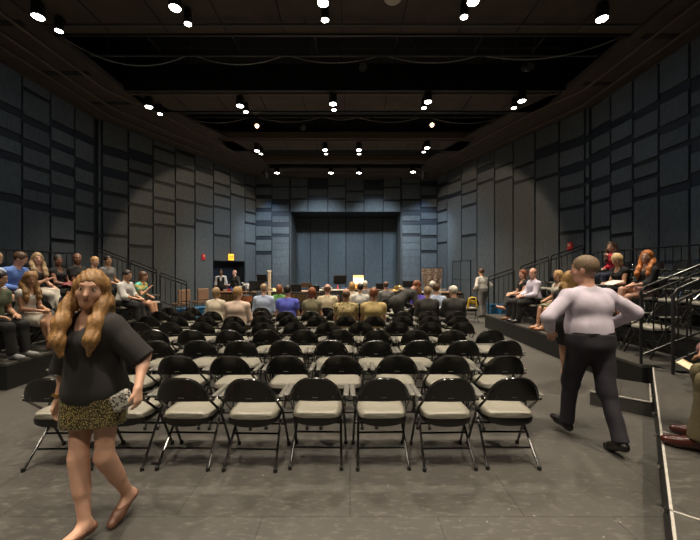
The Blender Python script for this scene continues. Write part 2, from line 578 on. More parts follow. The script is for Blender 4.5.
colsH = [
    (290.5, 308, [(187, .04), (199, t_)]), (308, 327.8, [(184, .3), (198, .13)]), (327.8, 345.6, [(186, t_), (199, t_)]),
    (345.6, 364, [(191.5, t_), (202, t_)]), (364, 383.2, [(185, .3), (197, .13)]), (383.2, 400.6, [(187.6, t_), (200.6, t_)])]
wall_panels(wf, (-5.16, 19), (4.72, 19), colsH, zbot=AZ)
# recess back wall: six tall plain boards
xs = [AX0, -2.4, -1.32, -0.25, 0.85, 1.98, AX1]
for a, b in zip(xs[:-1], xs[1:]):
    MB().box((a + .03, AD - 0.055, 0), (b - .03, AD, AZ - 0.02)).build('tall_wall_board', M_PANEL, wf)
MB().box((AX0, 19.1, 0.0), (AX0 + 0.04, 21.2, AZ)).build('recess_side_board', M_PANEL, wf)
MB().box((AX1 - 0.04, 19.1, 0.0), (AX1, 21.2, AZ)).build('recess_side_board', M_PANEL, wf)

# left far doorway: recessed dark double door
u, n = slab(PL1, PL2, 0, 0.1, 0, 0.1)
u = Vector((u.x, u.y)); P = Vector(PL1)
def wp(s, off, z): q = P + u * s + n * off; return (q.x, q.y, z)
droot = thing('door_1', 'dark navy double door', 'door', wp((ds0 + ds1) / 2, -0.7, 0)); del droot['label']; del droot['category']; droot['kind'] = 'structure'
ang = math.atan2(u.y, u.x)
droot.rotation_euler = (0, 0, ang)
hw = (ds1 - ds0) / 2
MB().box((-hw, -0.03, 0), (-0.01, 0.03, DOORZ)).build('door_leaf', M_NAVY, droot)
MB().box((0.01, -0.03, 0), (hw, 0.03, DOORZ)).build('door_leaf', M_NAVY, droot)
mb = MB(); sg = 1 if (Matrix.Rotation(-ang, 2) @ Vector((n.x, n.y))).y > 0 else -1
mb.box((-hw - .08, 0, 0), (-hw, sg * 0.7, DOORZ + .05)); mb.box((hw, 0, 0), (hw + .08, sg * 0.7, DOORZ + .05)); mb.box((-hw - .08, 0, DOORZ), (hw + .08, sg * 0.7, DOORZ + .06))
mb.box((-hw - .08, -sg * .1, 0), (hw + .08, -sg * .05, DOORZ + .06))
mb.build('door_frame', M_WALL, droot)

# double door seen as thin outlines on the far right wall
rs0, rs1, rsm = shit(PR1, PR2, 454), shit(PR1, PR2, 472), shit(PR1, PR2, 462.3)
PRv = Vector(PR1); ur = (Vector(PR2) - PRv).normalized(); nr = Vector((-ur.y, ur.x))
if nr.dot(Vector((0, 8)) - PRv) < 0: nr = -nr
q = PRv + ur * rs0
d2 = thing('door_2', 'x', 'door', (q.x + nr.x * .056, q.y + nr.y * .056, 0)); del d2['label']; del d2['category']; d2['kind'] = 'structure'
d2.rotation_euler = (0, 0, math.atan2(ur.y, ur.x))
wd = rs1 - rs0
sg2 = 1 if (Matrix.Rotation(-math.atan2(ur.y, ur.x), 2) @ nr).y > 0 else -1
lo, hi = min(0, wd), max(0, wd); md = rsm - rs0
MB().box((lo, 0, 0), (md - .01, sg2 * 0.03, 2.15)).build('door_leaf', M_PANEL, d2)
MB().box((md + .01, 0, 0), (hi, sg2 * 0.03, 2.15)).build('door_leaf', M_PANEL, d2)
mb = MB()
for a, b in (((lo - .018, 0), (lo, 2.17)), ((hi, 0), (hi + .018, 2.17)), ((lo - .018, 2.15), (hi + .018, 2.17)), ((lo, 1.25), (hi, 1.265)), ((md - .009, 0), (md + .009, 2.15))):
    mb.box((a[0], 0, a[1]), (b[0], sg2 * 0.045, b[1]))
mb.build('door_frame', M_WALL, d2)

# ------------------------------------------------------------------ ceiling: brown soffits, catwalk bridges, black voids with ribs
MB().box((-9.5, -5.2, 9.0), (8.6, 22, 9.1)).build('ceiling', M_VOID, kind='structure')
UZ = 6.72
def soffit(poly, name='ceiling_soffit'):
    return MB().prism(poly, UZ, UZ + 0.09).build(name, M_CEIL, kind='structure')
soffit([(-8.4, -5), (-6.25, -5), (-6.25, 9.7), (-5.6, 11.0), (-4.6, 13.3), (-3.9, 15.9), (-3.9, 19.1), (-5.1, 19.1), (-8.4, 11.5)])
soffit([(7.45, -5), (5.95, -5), (5.95, 9.7), (5.2, 11.0), (4.3, 13.3), (3.5, 15.9), (3.5, 19.1), (4.7, 19.1), (7.45, 10.6)])
soffit([(-3.9, 17.2), (3.5, 17.2), (3.5, 19.1), (-3.9, 19.1)])
bridges = [(-5.0, 7.4), (9.72, 11.0), (13.26, 14.6), (15.9, 16.5)]
for i, (a, b) in enumerate(bridges):
    x0, x1 = (-6.25, 5.95) if b < 11.5 else ((-5.0, 4.7) if b < 15 else (-3.95, 3.55))
    br = MB().box((x0, a, UZ), (x1, b, UZ + 0.08)).build('ceiling_bridge', M_CEIL, kind='structure')
    MB().box((x0, a - 0.05, UZ - 0.04), (x1, a, UZ + (0.7 if i < 2 else .22))).build('bridge_fascia', M_BLACKM if i < 2 else mat('lit_brown_fascia', (.10, .068, .045), .6), br)  # far fascias carry the floods' light as a brown colour
    MB().box((x0, b, UZ - 0.04), (x1, b + 0.05, UZ + 0.7)).build('bridge_fascia', M_BLACKM, br)
    MB().box((x0, a + 0.15, UZ - 0.05), (x1, a + 0.19, UZ)).build('edge_batten', mat('lit_brown_batten', (0.10, 0.075, 0.055), .6), br)  # lighter brown puts the light on the bridge lip into its colour
    # underside seams across the bridge
    mb = MB()
    x = x0 + 1.2
    while x < x1:
        mb.box((x, max(a, 4) + .05, UZ - 0.012), (x + 0.02, b - .05, UZ)); x += 1.22
    mb.build('panel_seam', M_VOID, br)
    # guard rails of the catwalk above
    mb = MB()
    for yy in (a - 0.02, b + 0.02):
        mb.tube([(x0, yy, UZ + 1.15), (x1, yy, UZ + 1.15)], 0.022, 6)
        x = x0
        while x < x1:
            mb.tube([(x, yy, UZ + .7), (x, yy, UZ + 1.15)], 0.018, 6); x += 1.5
    mb.build('catwalk_rail', M_PIPE, br)
# dark slots in the side soffits
mb = MB()
for y in (5.2, 7.0, 8.8, 10.4):
    mb.box((-7.8, y, UZ - 0.015), (-6.6, y + 0.16, UZ))
for y in (5.4, 7.4, 9.3):
    mb.box((6.25, y, UZ - 0.015), (7.1, y + 0.16, UZ))
mb.build('ceiling_slot_diffusers', M_VOID, kind='structure').name = 'trim_1'
# cornice line along soffit
mb = MB()
mb.box((-8.35, -5, UZ - .08), (-8.27, 11.5, UZ)); mb.box((7.32, -5, UZ - .08), (7.4, 10.66, UZ))
mb.box((-6.3, 3, UZ - .06), (-6.25, 9.7, UZ)); mb.box((5.95, 3, UZ - .06), (6.0, 9.7, UZ))
mb.build('trim_2', M_CEIL, kind='structure')

for nm, segs_ in (('trim_3', [((-6.75, 3), (-6.75, 9.6), (-6.0, 11.2), (-4.5, 15.9)), ((-7.75, 3), (-7.75, 11.3), (-5.3, 17.0)), ((-7.3, 3), (-7.3, 10.6), (-4.9, 16.4))]),
                  ('trim_4', [((6.45, 3), (6.45, 9.6), (5.7, 11.2), (4.2, 15.9)), ((7.0, 3), (7.0, 10.6), (4.6, 17.6))])):
    mb = MB()
    for pl in segs_:
        for (x0, y0), (x1, y1) in zip(pl[:-1], pl[1:]):
            mb.tube([(x0, y0, UZ - .035), (x1, y1, UZ - .035)], 0.035, 4)
    mb.build(nm, mat('brown_soffit_rib', (.075, .055, .042), .7), kind='structure')
# rib trusses up in the voids
def truss(x0, y0, x1, y1, z, label):
    mb = MB(); a = Vector((x0, y0, z)); b = Vector((x1, y1, z)); up = Vector((0, 0, 0.55))
    mb.tube([a, b], 0.03, 6); mb.tube([a + up, b + up], 0.03, 6)
    n = max(2, int((b - a).length / 0.7))
    for i in range(n):
        p = a.lerp(b, i / n); q = a.lerp(b, (i + .5) / n) + up; r = a.lerp(b, (i + 1) / n)
        mb.tube([p, q], 0.014, 5); mb.tube([q, r], 0.014, 5)
    tag(mb.build('roof_truss', M_PIPE), label, 'truss', 'roof trusses above the catwalks')
for k, x in enumerate((-5.2, -3.0, -0.9, 1.2, 3.4, 5.0)):
    truss(x, 7.5, x, 9.6, 7.7, 'dark steel roof truss up in the nearest ceiling gap, %s from the left' % ORD[k])
for k, x in enumerate((-3.6, -1.2, 1.2, 3.4)):
    truss(x, 11.1, x, 13.2, 7.7, 'dark steel roof truss up in the second ceiling gap, %s from the left' % ORD[k])
# rigging pipes slung below
def pipe(x0, x1, y, z, label, r=0.026):
    mb = MB().tube([(x0, y, z), (x1, y, z)], r, 8)
    x = x0 + .4
    under = any(p <= y <= q for p, q in bridges) or y > 16.6
    while x < x1:
        mb.tube([(x, y, z), (x, y, UZ - .001 if under else 9.0)], 0.012, 5); x += 2.4
    tag(mb.build('rigging_pipe', M_PIPE), label, 'pipe', 'rigging pipes under the ceiling')
pipe(-6.1, 5.8, 7.0, 6.62, 'horizontal rigging pipe just behind the nearest row of downlights')
pipe(-6.1, 5.8, 7.75, 6.95, 'horizontal rigging pipe along the near edge of the first ceiling gap', 0.04)
pipe(-6.1, 5.8, 8.2, 6.74, 'horizontal rigging pipe across the middle of the first ceiling gap')
pipe(-5.5, 5.0, 11.25, 6.75, 'horizontal rigging pipe at the near edge of the second ceiling gap')
pipe(-5.6, 5.2, 11.8, 6.87, 'horizontal rigging pipe across the second ceiling gap')
pipe(-4.4, 4.0, 14.9, 6.7, 'horizontal rigging pipe in front of the farthest bridge')
pipe(-4.3, 3.8, 17.0, 6.45, 'horizontal rigging pipe nearest the far wall', 0.035)

# swagged cables
def cable(p, q, sag, label):
    P, Q = Vector(p), Vector(q)
    pts = [P.lerp(Q, t / 14) - Vector((0, 0, sag * 4 * (t / 14) * (1 - t / 14))) for t in range(15)]
    tag(MB().tube(pts, 0.011, 5).build('power_cable', mat('grey_cable', (0.22, 0.21, 0.19), .5), smooth=True), label, 'cable', 'power cables swagged across the ceiling gaps')
dd = 8.2
def onpipe(px, d, z): return ((px - 350) / 350 * d, d, z)
tag_ = 'thin grey cable drooping across the nearest ceiling gap, %s'
cable((-6.2, 7.45, 6.74), onpipe(186, dd, 6.73), .42, tag_ % 'leftmost')
for (x0, x1, s, w) in ((196, 282, .2, 'second from the left'), (290, 378, .16, 'middle'), (387, 477, .16, 'second from the right')):
    cable(onpipe(x0, dd, 6.73), onpipe(x1, dd, 6.73), s, tag_ % w)
cable(onpipe(485, dd, 6.73), (5.9, 7.45, 6.74), .26, tag_ % 'rightmost')
dd = 11.8
for (x0, x1, s, w) in ((185, 249, .18, 'leftmost'), (258, 320, .15, 'second from the left'), (326, 357, .08, 'middle'), (358, 420, .16, 'second from the right'), (430, 500, .2, 'rightmost')):
    cable(onpipe(x0, dd, 6.86), onpipe(x1, dd, 6.86), s, 'thin grey cable drooping across the second ceiling gap, %s' % w)

# ------------------------------------------------------------------ ceiling fixtures
M_LENS = mat('lit_lamp_lens', (0.9, 0.9, 0.85), 0.3, 0, 5, emit=(1.0, 0.95, 0.86), estr=30)
M_LENS2 = mat('dimmer_lamp_lens', (0.9, 0.9, 0.85), 0.3, 0, 5, emit=(1.0, 0.93, 0.82), estr=14)
M_WLENS = mat('amber_lit_lens', (0.9, 0.8, 0.6), 0.3, 0, 5, emit=(1.0, 0.62, 0.28), estr=18)


def downlight(px, py, label, r=0.1, power=300, big=True, drop=0.30, color=WARM, angle=104, xy=None):
    z = UZ - drop
    d = (z - CAMZ) * 350 / (270 - py)
    X = (px - 350) / 350 * d
    if xy: X, d = xy
    if abs(X + .4) > 4: angle = 80; power *= 1.5
    t = thing('ceiling_downlight', label, 'ceiling light', (X, d, z), 0, 'downlights under the ceiling bridges')
    MB().lathe([(r * 1.02, 0.0), (r * 1.2, 0.0), (r * 1.2, 0.22), (r * 0.9, drop * .93), (r * 0.2, drop), ], 20).build('lamp_can', M_BLACKM, t, True)
    MB().lathe([(0.001, -0.008), (r * 1.0, -0.008), (r * 1.05, -0.001), (0.001, -0.001)], 20).build('lens', M_LENS if big else M_LENS2, t)
    if power:
        lamp('downlight_lamp', 'SPOT', (X, d, z - 0.03), power, color, (X, d, 0), 0.09, angle, 0.9)
    return t


R1 = [(38, 17), (175, 8), (323, 3), (473, 2), (602, 19)]
R1b = [(59, 31), (188, 24), (325, 20), (464, 17)]
R2 = [(149, 107), (240, 106), (333, 104), (428, 102), (522, 101)]
R2b = [(160, 114), (246, 112), (334, 110), (424, 108), (514, 108)]
R3 = [(257, 151), (325, 150), (359, 150), (427, 148)]
R3b = [(261, 154), (326, 154), (359, 154), (424, 152)]
R4 = [(277, 173), (331, 173), (359, 173), (413, 172)]
for k, (x, y) in enumerate(R1):
    y_ = min(y, 8) if k in (1, 3) else y
    downlight(x, y, 'black round downlight glowing in the row nearest the camera, %s from the left' % ORD[k], 0.092, 620)
for k, (x, y) in enumerate(R1b):
    downlight(x, y, 'smaller downlight just behind the %s large one of the nearest row' % ORD[k], 0.062, 0)
for k, (x, y) in enumerate(R2):
    downlight(x, y, 'black round downlight glowing in the second row, %s from the left' % ORD[k], 0.092, 700)
for k, (x, y) in enumerate(R2b):
    downlight(x, y, 'smaller downlight just behind the %s large one of the second row' % ORD[k], 0.062, 0)
for k, (x, y) in enumerate(R3):
    downlight(x, y, 'black round downlight glowing in the third row, %s from the left' % ORD[k], 0.092, 1200)
for k, (x, y) in enumerate(R3b):
    downlight(x, y, 'smaller downlight just behind the %s one of the third row' % ORD[k], 0.07, 0, False)
for k, (x, y) in enumerate(R4):
    downlight(x, y, 'small glowing downlight in the row nearest the far wall, %s from the left' % ORD[k], 0.1, 350)

for k, X in enumerate((-4.8, -2.8, -.43, 1.95, 3.9)):  # unseen row overhead, added to light the foreground figures
    downlight(0, 0, 'added fill downlight above the camera, out of its view, %s from the left' % ORD[k], 0.11, 620, xy=(X, 2.0), angle=92)
for k, X in enumerate((-3.4, -.4, 2.6)):  # unseen row behind the camera, added as fill for faces
    downlight(0, 0, 'added fill downlight behind the camera, out of its view, %s from the left' % ORD[k], 0.11, 700, xy=(X, -0.9), angle=92)
# round unlit ceiling loudspeaker
p = at(393, 0, 6.0)
t = thing('ceiling_speaker', 'round pale unlit speaker dish hanging at the top edge of the view', 'speaker', (p.x, p.y, p.z))
MB().lathe([(0.0, -0.02), (0.13, 0.0), (0.155, 0.03), (0.15, 0.07), (0.02, 0.09)], 24).build('dish', mat('pale_tan_plastic', (0.45, 0.40, 0.34), .5), t, True)
MB().tube([(0, 0, .08), (0, 0, UZ - p.z)], 0.012, 6).build('stem', M_BLACKM, t)

# stage spotlights hanging in the second gap, amber
def stage_lamp(px, py, d, label, lit=True, aim=(0, -1, -0.5)):
    p = at(px, py, d)
    pz = {11.8: 6.87, 17.0: 6.45, 8.2: 6.74}[d]
    p.z = min(p.z, pz - .26)
    t = thing('stage_spotlight', label, 'stage light', p, 0, None)
    q = Vector(aim).normalized().to_track_quat('Z', 'Y').to_matrix()
    MB().lathe([(0.085, 0.0), (0.095, 0.0), (0.095, -0.22), (0.06, -0.36), (0.03, -0.38)][::1], 16, M=q.to_4x4()).build('lamp_body', M_BLACKM, t, True)
    MB().lathe([(0.001, 0.002), (0.06 if lit else 0.08, 0.002), (0.06 if lit else .08, 0.010), (0.001, 0.012)], 16, M=q.to_4x4()).build('lens', M_WLENS if lit else M_PIPE, t)
    MB().tube([(-.11, 0, 0), (-.11, 0, .16), (.11, 0, .16), (.11, 0, 0)], 0.01, 6).tube([(0, 0, .16), (0, 0, pz - p.z)], 0.012, 6).build('yoke', M_BLACKM, t)
    return t
stage_lamp(257, 126, 11.8, 'amber glowing stage spotlight hanging left of centre')
stage_lamp(432, 123, 11.8, 'amber glowing stage spotlight hanging right of centre')
stage_lamp(303, 128, 11.8, 'small unlit stage spotlight between the two left rigging cables', False)
stage_lamp(266, 174, 17.0, 'dark stage spotlight beside the leftmost far downlight', False, (0, 1, -1))
stage_lamp(423, 172, 17.0, 'dark stage spotlight beside the rightmost far downlight', False, (0, 1, -1))
stage_lamp(363, 40, 8.2, 'dark unlit stage spotlight in the nearest ceiling gap, nearer the middle', False)
stage_lamp(530, 48, 8.2, 'dark unlit stage spotlight in the nearest ceiling gap, near the right end', False)

# wall bits: lit exit sign and two fire strobes
def wall_point(P0, P1, px, z, off):
    s = shit(P0, P1, px); u = (Vector(P1) - Vector(P0)).normalized(); n = Vector((-u.y, u.x))
    if n.dot(Vector((0, 8)) - Vector(P0)) < 0: n = -n
    q = Vector(P0) + u * s + n * off
    return (q.x, q.y, z), math.atan2(n.y, n.x) + PI / 2
loc, rz = wall_point(PL1, PL2, 229.5, 2.2, 0.1)
t = thing('exit_sign', 'glowing amber exit sign over the far left doorway', 'exit sign', loc, rz)
MB().box((-0.17, -0.03, 0), (0.17, 0.03, 0.3), bev=.01).build('sign_box', mat('lit_amber_sign_face', (0.9, 0.5, 0.1), .4, 0, 5, emit=(1.0, 0.42, 0.02), estr=1.6), t)
def letters(parent, x0, z0, h, m):
    w = h * .55; s = h * .16; mb = MB(); y0, y1 = -0.036, -0.03
    B = lambda a, b: mb.box((a[0], y0, a[1]), (b[0], y1, b[1]))
    x = x0
    B((x, z0), (x + s, z0 + h))
    for zz in (0, h / 2 - s / 2, h - s): B((x, z0 + zz), (x + w, z0 + zz + s))
    x += w * 1.35
    mb.tube([(x, -.033, z0), (x + w, -.033, z0 + h)], s * .5, 4); mb.tube([(x, -.033, z0 + h), (x + w, -.033, z0)], s * .5, 4)
    x += w * 1.35
    B((x, z0), (x + s, z0 + h)); x += s * 2.2
    B((x, z0 + h - s), (x + w, z0 + h)); B((x + w / 2 - s / 2, z0), (x + w / 2 + s / 2, z0 + h))
    return mb.build('lettering', m, parent)
letters(t, -0.125, 0.08, 0.14, mat('dark_red_lettering', (0.25, 0.03, 0.01), .5))
M_RED = mat('red_plastic', (0.55, 0.03, 0.03), 0.4)
for (P0, P1, px, pz, lb) in ((PL1, PL2, 202, 2.30, 'red fire alarm strobe on the wall left of the doorway'), (PR1, PR2, 572, 2.48, 'red fire alarm strobe on the slanted right wall')):
    loc, rz = wall_point(P0, P1, px, pz, 0.08)
    t = thing('fire_alarm', lb, 'fire alarm', loc, rz)
    MB().box((-0.1, -0.04, -0.14), (0.1, 0.03, 0.14), bev=.03).build('alarm_case', M_RED, t)
    MB().box((-0.05, -0.06, 0.0), (0.05, -0.035, 0.09), bev=.01).build('strobe_lens', mat('pale_red_lens', (0.8, 0.35, 0.3), .3), t)

# ------------------------------------------------------------------ seating risers (structure)
EL, ER = -4.9, 4.05
TL = [(-4.9, -5.85, .38), (-5.85, -6.8, .73), (-6.8, -8.28, 1.08)]
TR = [(4.05, 5.0, .40), (5.0, 5.95, .75), (5.95, 7.34, 1.10)]
def riser(x0, x1, y0, y1, z, k):
    o = MB().box((x0, y0, 0), (x1, y1, z - .04)).build('floor_riser', M_SKIRT, kind='structure')
    MB().box((min(x0, x1), y0, z - .04), (max(x0, x1), y1, z)).build('riser_deck', M_DECK, o)
    e = MB()
    e.box((min(x0, x1), y0 - .004, z - .035), (max(x0, x1), y0, z - .008))
    if k == 0:
        xx = x0 + (0.004 if x0 < 0 else -0.004)
        e.box((xx, y0, z - .03), (x0, y1, z - .012))
    e.build('riser_edge_strip', mat('dull_metal_strip', (0.16, 0.155, 0.14), .4, metal=.6), o)
    return o
for k, (a, b, z) in enumerate(TL): riser(a, b, 5.0, 10.9, z, k)
for k, (a, b, z) in enumerate(TR): riser(a, b, 4.86, 10.5, z, k)
# folded platform at lower right, turned about forty degrees
E0 = Vector((4.11, 4.76)); ud = Vector((-0.6385, -0.7697)); wd_ = Vector((0.7697, -0.6385))
def P2(s, w): q = E0 + ud * s + wd_ * w; return (q.x, q.y)
o = MB().prism([P2(0.02, 0), P2(7.2, 0), P2(7.2, 1.0), P2(0.02, 1.0)], 0, .36).build('floor_riser', M_SKIRT, kind='structure')
MB().prism([P2(0.02, 0), P2(7.2, 0), P2(7.2, 1.0), P2(0.02, 1.0)], .36, .40).build('riser_deck', M_DECK, o)
mb = MB(); mb.prism([P2(0.02, 0.0), P2(7.2, 0.0), P2(7.2, 0.014), P2(0.02, 0.014)], .40, .403)
for s in (2.45, 3.68, 4.9):
    mb.prism([P2(s, 0), P2(s + .012, 0), P2(s + .012, 1.0), P2(s, 1.0)], .40, .403)
mb.build('pale_seam_strip', M_TAPE, o)
mb = MB()
for s in (1.1, 1.7, 2.3, 2.9, 3.5, 4.1):
    q = P2(s, -0.012); mb.lathe([(0.001, -.012), (0.02, -.012), (0.02, .012), (0.001, .012)], 10, c=(q[0], q[1], .3), M=Matrix.Rotation(PI / 2, 4, 'X') if False else None)
mb.build('deck_bolt', M_CHROME, o)
o = MB().prism([P2(0.02, 1.0), P2(7.2, 1.0), P2(7.2, 2.4), P2(0.9, 2.4), P2(0.02, 1.5)], 0, .75).build('floor_riser', M_SKIRT, kind='structure')
MB().prism([P2(0.02, 1.0), P2(7.2, 1.0), P2(7.2, 2.4), P2(0.9, 2.4), P2(0.02, 1.5)], .75, .79).build('riser_deck', M_DECK, o)
# low step against it
stp = thing('step_box', 'low black step box with pale front edge at the foot of the right railing', 'step', (*P2(0.45, -0.32), 0), math.atan2(ud.y, ud.x))
MB().box((-.42, -.30, 0), (.44, .30, .15), bev=.004).build('step_body', mat('dark_step_face', (0.05, 0.048, 0.044), .6), stp)
MB().box((-.42, -.30, .15), (.44, .30, .175), bev=.003).build('step_tread', M_DECK, stp)
MB().box((.425, -.30, .165), (.445, .30, .178)).box((-.42, .285, .165), (.44, .302, .178)).build('nosing_strip', M_TAPE, stp)
# intermediate aisle stairs of the right bank
stairs = thing('aisle_stairs', 'dark aisle steps climbing between the two right railings', 'steps', (4.2, 4.62, 0))
for k, z in enumerate((.40, .575, .75, .925)):
    MB().box((0.02 + k * .42, -.16, 0), (0.44 + k * .42, .22, z)).build('stair_tread', M_SKIRT, stairs)

# ------------------------------------------------------------------ railings
def railing(p0, p1, floor0, floor1, h, label, n=8, twin=True, group='black handrails of the seating banks', curve=True, low=0.12):
    """p0,p1: plan points; floor heights at each end."""
    a = Vector((*p0, floor0)); b = Vector((*p1, floor1))
    t = thing('handrail', label, 'railing', a, 0, group)
    d = b - a
    hv = Vector((0, 0, h))
    r = 0.02
    u = Vector((d.x, d.y, 0)).normalized()
    top = [hv + Vector((0, 0, -.06)), hv + u * .03 + d * 0.0, d + hv - u * .05, d + hv + Vector((0, 0, -.06))]
    MB().tube([Vector((0, 0, 0)), hv - Vector((0, 0, .05)), hv + d * .02, hv + d * .97, hv + d - Vector((0, 0, .05)), d], r, 8).build('rail_frame', M_BLACKM, t, True)
    if twin:
        MB().tube([hv * .9, d + hv * .9], r * .9, 8).build('handhold_bar', mat('worn_handrail', (0.10, 0.10, 0.095), .25, .1, 20, .7), t, True)
    MB().tube([Vector((0, 0, low)), d + Vector((0, 0, low))], r * .8, 8).build('bottom_bar', M_BLACKM, t, True)
    for i in range(1, n):
        q = d * (i / n)
        MB().tube([q + Vector((0, 0, low)), q + hv * (.9 if twin else 1.0)], 0.010, 6).build('baluster', M_BLACKM, t, True)
    return t
yr = 10.42
railing((4.12, yr), (4.88, yr), .40, .66, 1.11, 'lowest handrail section at the far end of the right bank, beside a standing man', 5)
railing((5.08, yr), (5.92, yr), .72, 1.02, 1.10, 'middle handrail section at the far end of the right bank', 6)
railing((5.98, yr), (6.95, yr), 1.05, 1.38, 1.08, 'highest handrail section at the far end of the right bank', 6)
yl = 10.6
railing((-4.95, yl), (-5.75, yl), .38, .66, .98, 'lowest handrail section at the far end of the left bank', 5)
railing((-5.86, yl), (-6.65, yl), .70, 1.0, 1.02, 'middle handrail section at the far end of the left bank', 6)
railing((-6.75, yl), (-7.65, yl), 1.03, 1.38, 1.02, 'highest handrail section at the far end of the left bank', 6)
railing((4.10, 4.93), (6.9, 4.93), .40, 1.50, 1.06, 'far rail of the pair climbing the right aisle steps', 16)
railing((4.08, 4.42), (6.9, 4.42), .0, 1.25, 1.45, 'near rail of the pair climbing the right aisle steps', 16, low=.55)
railing((-4.97, 4.93), (-7.6, 4.93), .38, 1.40, 1.0, 'black railing at the near end of the left bank', 14)
railing((-8.1, 5.3), (-8.1, 10.4), 1.08, 1.08, 1.12, 'long guard rail behind the top row of the left bank', 26, False)
railing((7.15, 5.2), (7.15, 10.3), 1.10, 1.10, 1.14, 'long guard rail behind the top row of the right bank', 26, False)

# ------------------------------------------------------------------ the folding chair
M_SEAT = mat('grey_beige_vinyl', (0.30, 0.285, 0.235), 0.42, 0.06, 8, bump=0.05, bscale=200)
M_SHELL = mat('black_glossy_plastic', (0.007, 0.007, 0.007), 0.24, 0.1, 20)
M_TUBE = mat('gloss_black_tube', (0.013, 0.0125, 0.012), 0.17, 0.1, 20, 0.0, spec=1.0)
M_RUB = mat('black_rubber', (0.01, 0.01, 0.01), 0.8)
M_BADGE = mat('silver_badge', (0.6, 0.58, 0.52), 0.35, 0.1, 80, 0.6)
M_ARMP = mat('grey_arm_pad', (0.17, 0.165, 0.145), 0.4)


def seat_mesh():
    mb = MB(); n = 14
    # superellipse cushion, domed top, rolled rear/front edges
    rings = []
    def outline(f, z, cy=0.03):
        pts = []
        for k in range(4 * n):
            a = 2 * PI * k / (4 * n)
            c, s = math.cos(a), math.sin(a)
            e = 0.55
            x = math.copysign(abs(c) ** e, c); y = math.copysign(abs(s) ** e, s)
            wx = 0.226 - 0.012 * (y * .5 + .5)
            pts.append((x * wx * f, cy + y * 0.205 * f, z))
        return pts
    prof = [(0.90, .420), (0.985, .424), (0.998, .438), (0.985, .457), (0.94, .470), (0.80, .478), (0.5, .472), (0.25, .469)]
    for f, z in prof: rings.append(outline(f, z))
    vs = [p for r in rings for p in r]; N = 4 * n
    # dip in rear: wavy underside seen from behind
    vs2 = []
    for (x, y, z) in vs:
        if y < -0.1 and z < .44:
            z -= 0.030 * math.cos(x / 0.226 * PI / 2)
        vs2.append((x, y, z))
    vs = vs2
    fs = []
    for i in range(len(rings) - 1):
        for k in range(N):
            k2 = (k + 1) % N; fs.append((i * N + k, i * N + k2, (i + 1) * N + k2, (i + 1) * N + k))
    fs.append(tuple(range(N))[::-1])
    fs.append(tuple((len(rings) - 1) * N + k for k in range(N)))
    return mb.add(vs, fs)


def shell_pt(u, z):
    hw = 0.212 - 0.045 * max(0, (z - .6) / .2) ** 1.6
    return (hw * u, -0.165 - (z - .58) * .28 - 0.028 * (1 - u * u))


def shell_top(u):
    return .615 + .185 * max(0, 1 - abs(u) ** 3.4) ** 0.5


def back_shell():
    nu, nv = 16, 8; th = 0.016
    vs = []; fs = []
    def pt(u, v, off):
        zt = shell_top(u)
        z = .595 + (zt - .595) * v
        x, y = shell_pt(u, z)
        return (x, y + off, z)
    for off in (0, -th):
        for j in range(nv + 1):
            for i in range(nu + 1):
                vs.append(pt(-1 + 2 * i / nu, j / nv, off))
    W_ = nu + 1; L_ = W_ * (nv + 1)
    for j in range(nv):
        for i in range(nu):
            a = j * W_ + i
            fs.append((a, a + W_, a + W_ + 1, a + 1)); fs.append((L_ + a, L_ + a + 1, L_ + a + W_ + 1, L_ + a + W_))
    for i in range(nu):
        fs.append((i, i + 1, L_ + i + 1, L_ + i)); a = nv * W_ + i; fs.append((a + 1, a, L_ + a, L_ + a + 1))
    for j in range(nv):
        a = j * W_; fs.append((a + W_, a, L_ + a, L_ + a + W_)); a = j * W_ + nu; fs.append((a, a + W_, L_ + a + W_, L_ + a))
    return MB().add(vs, fs)


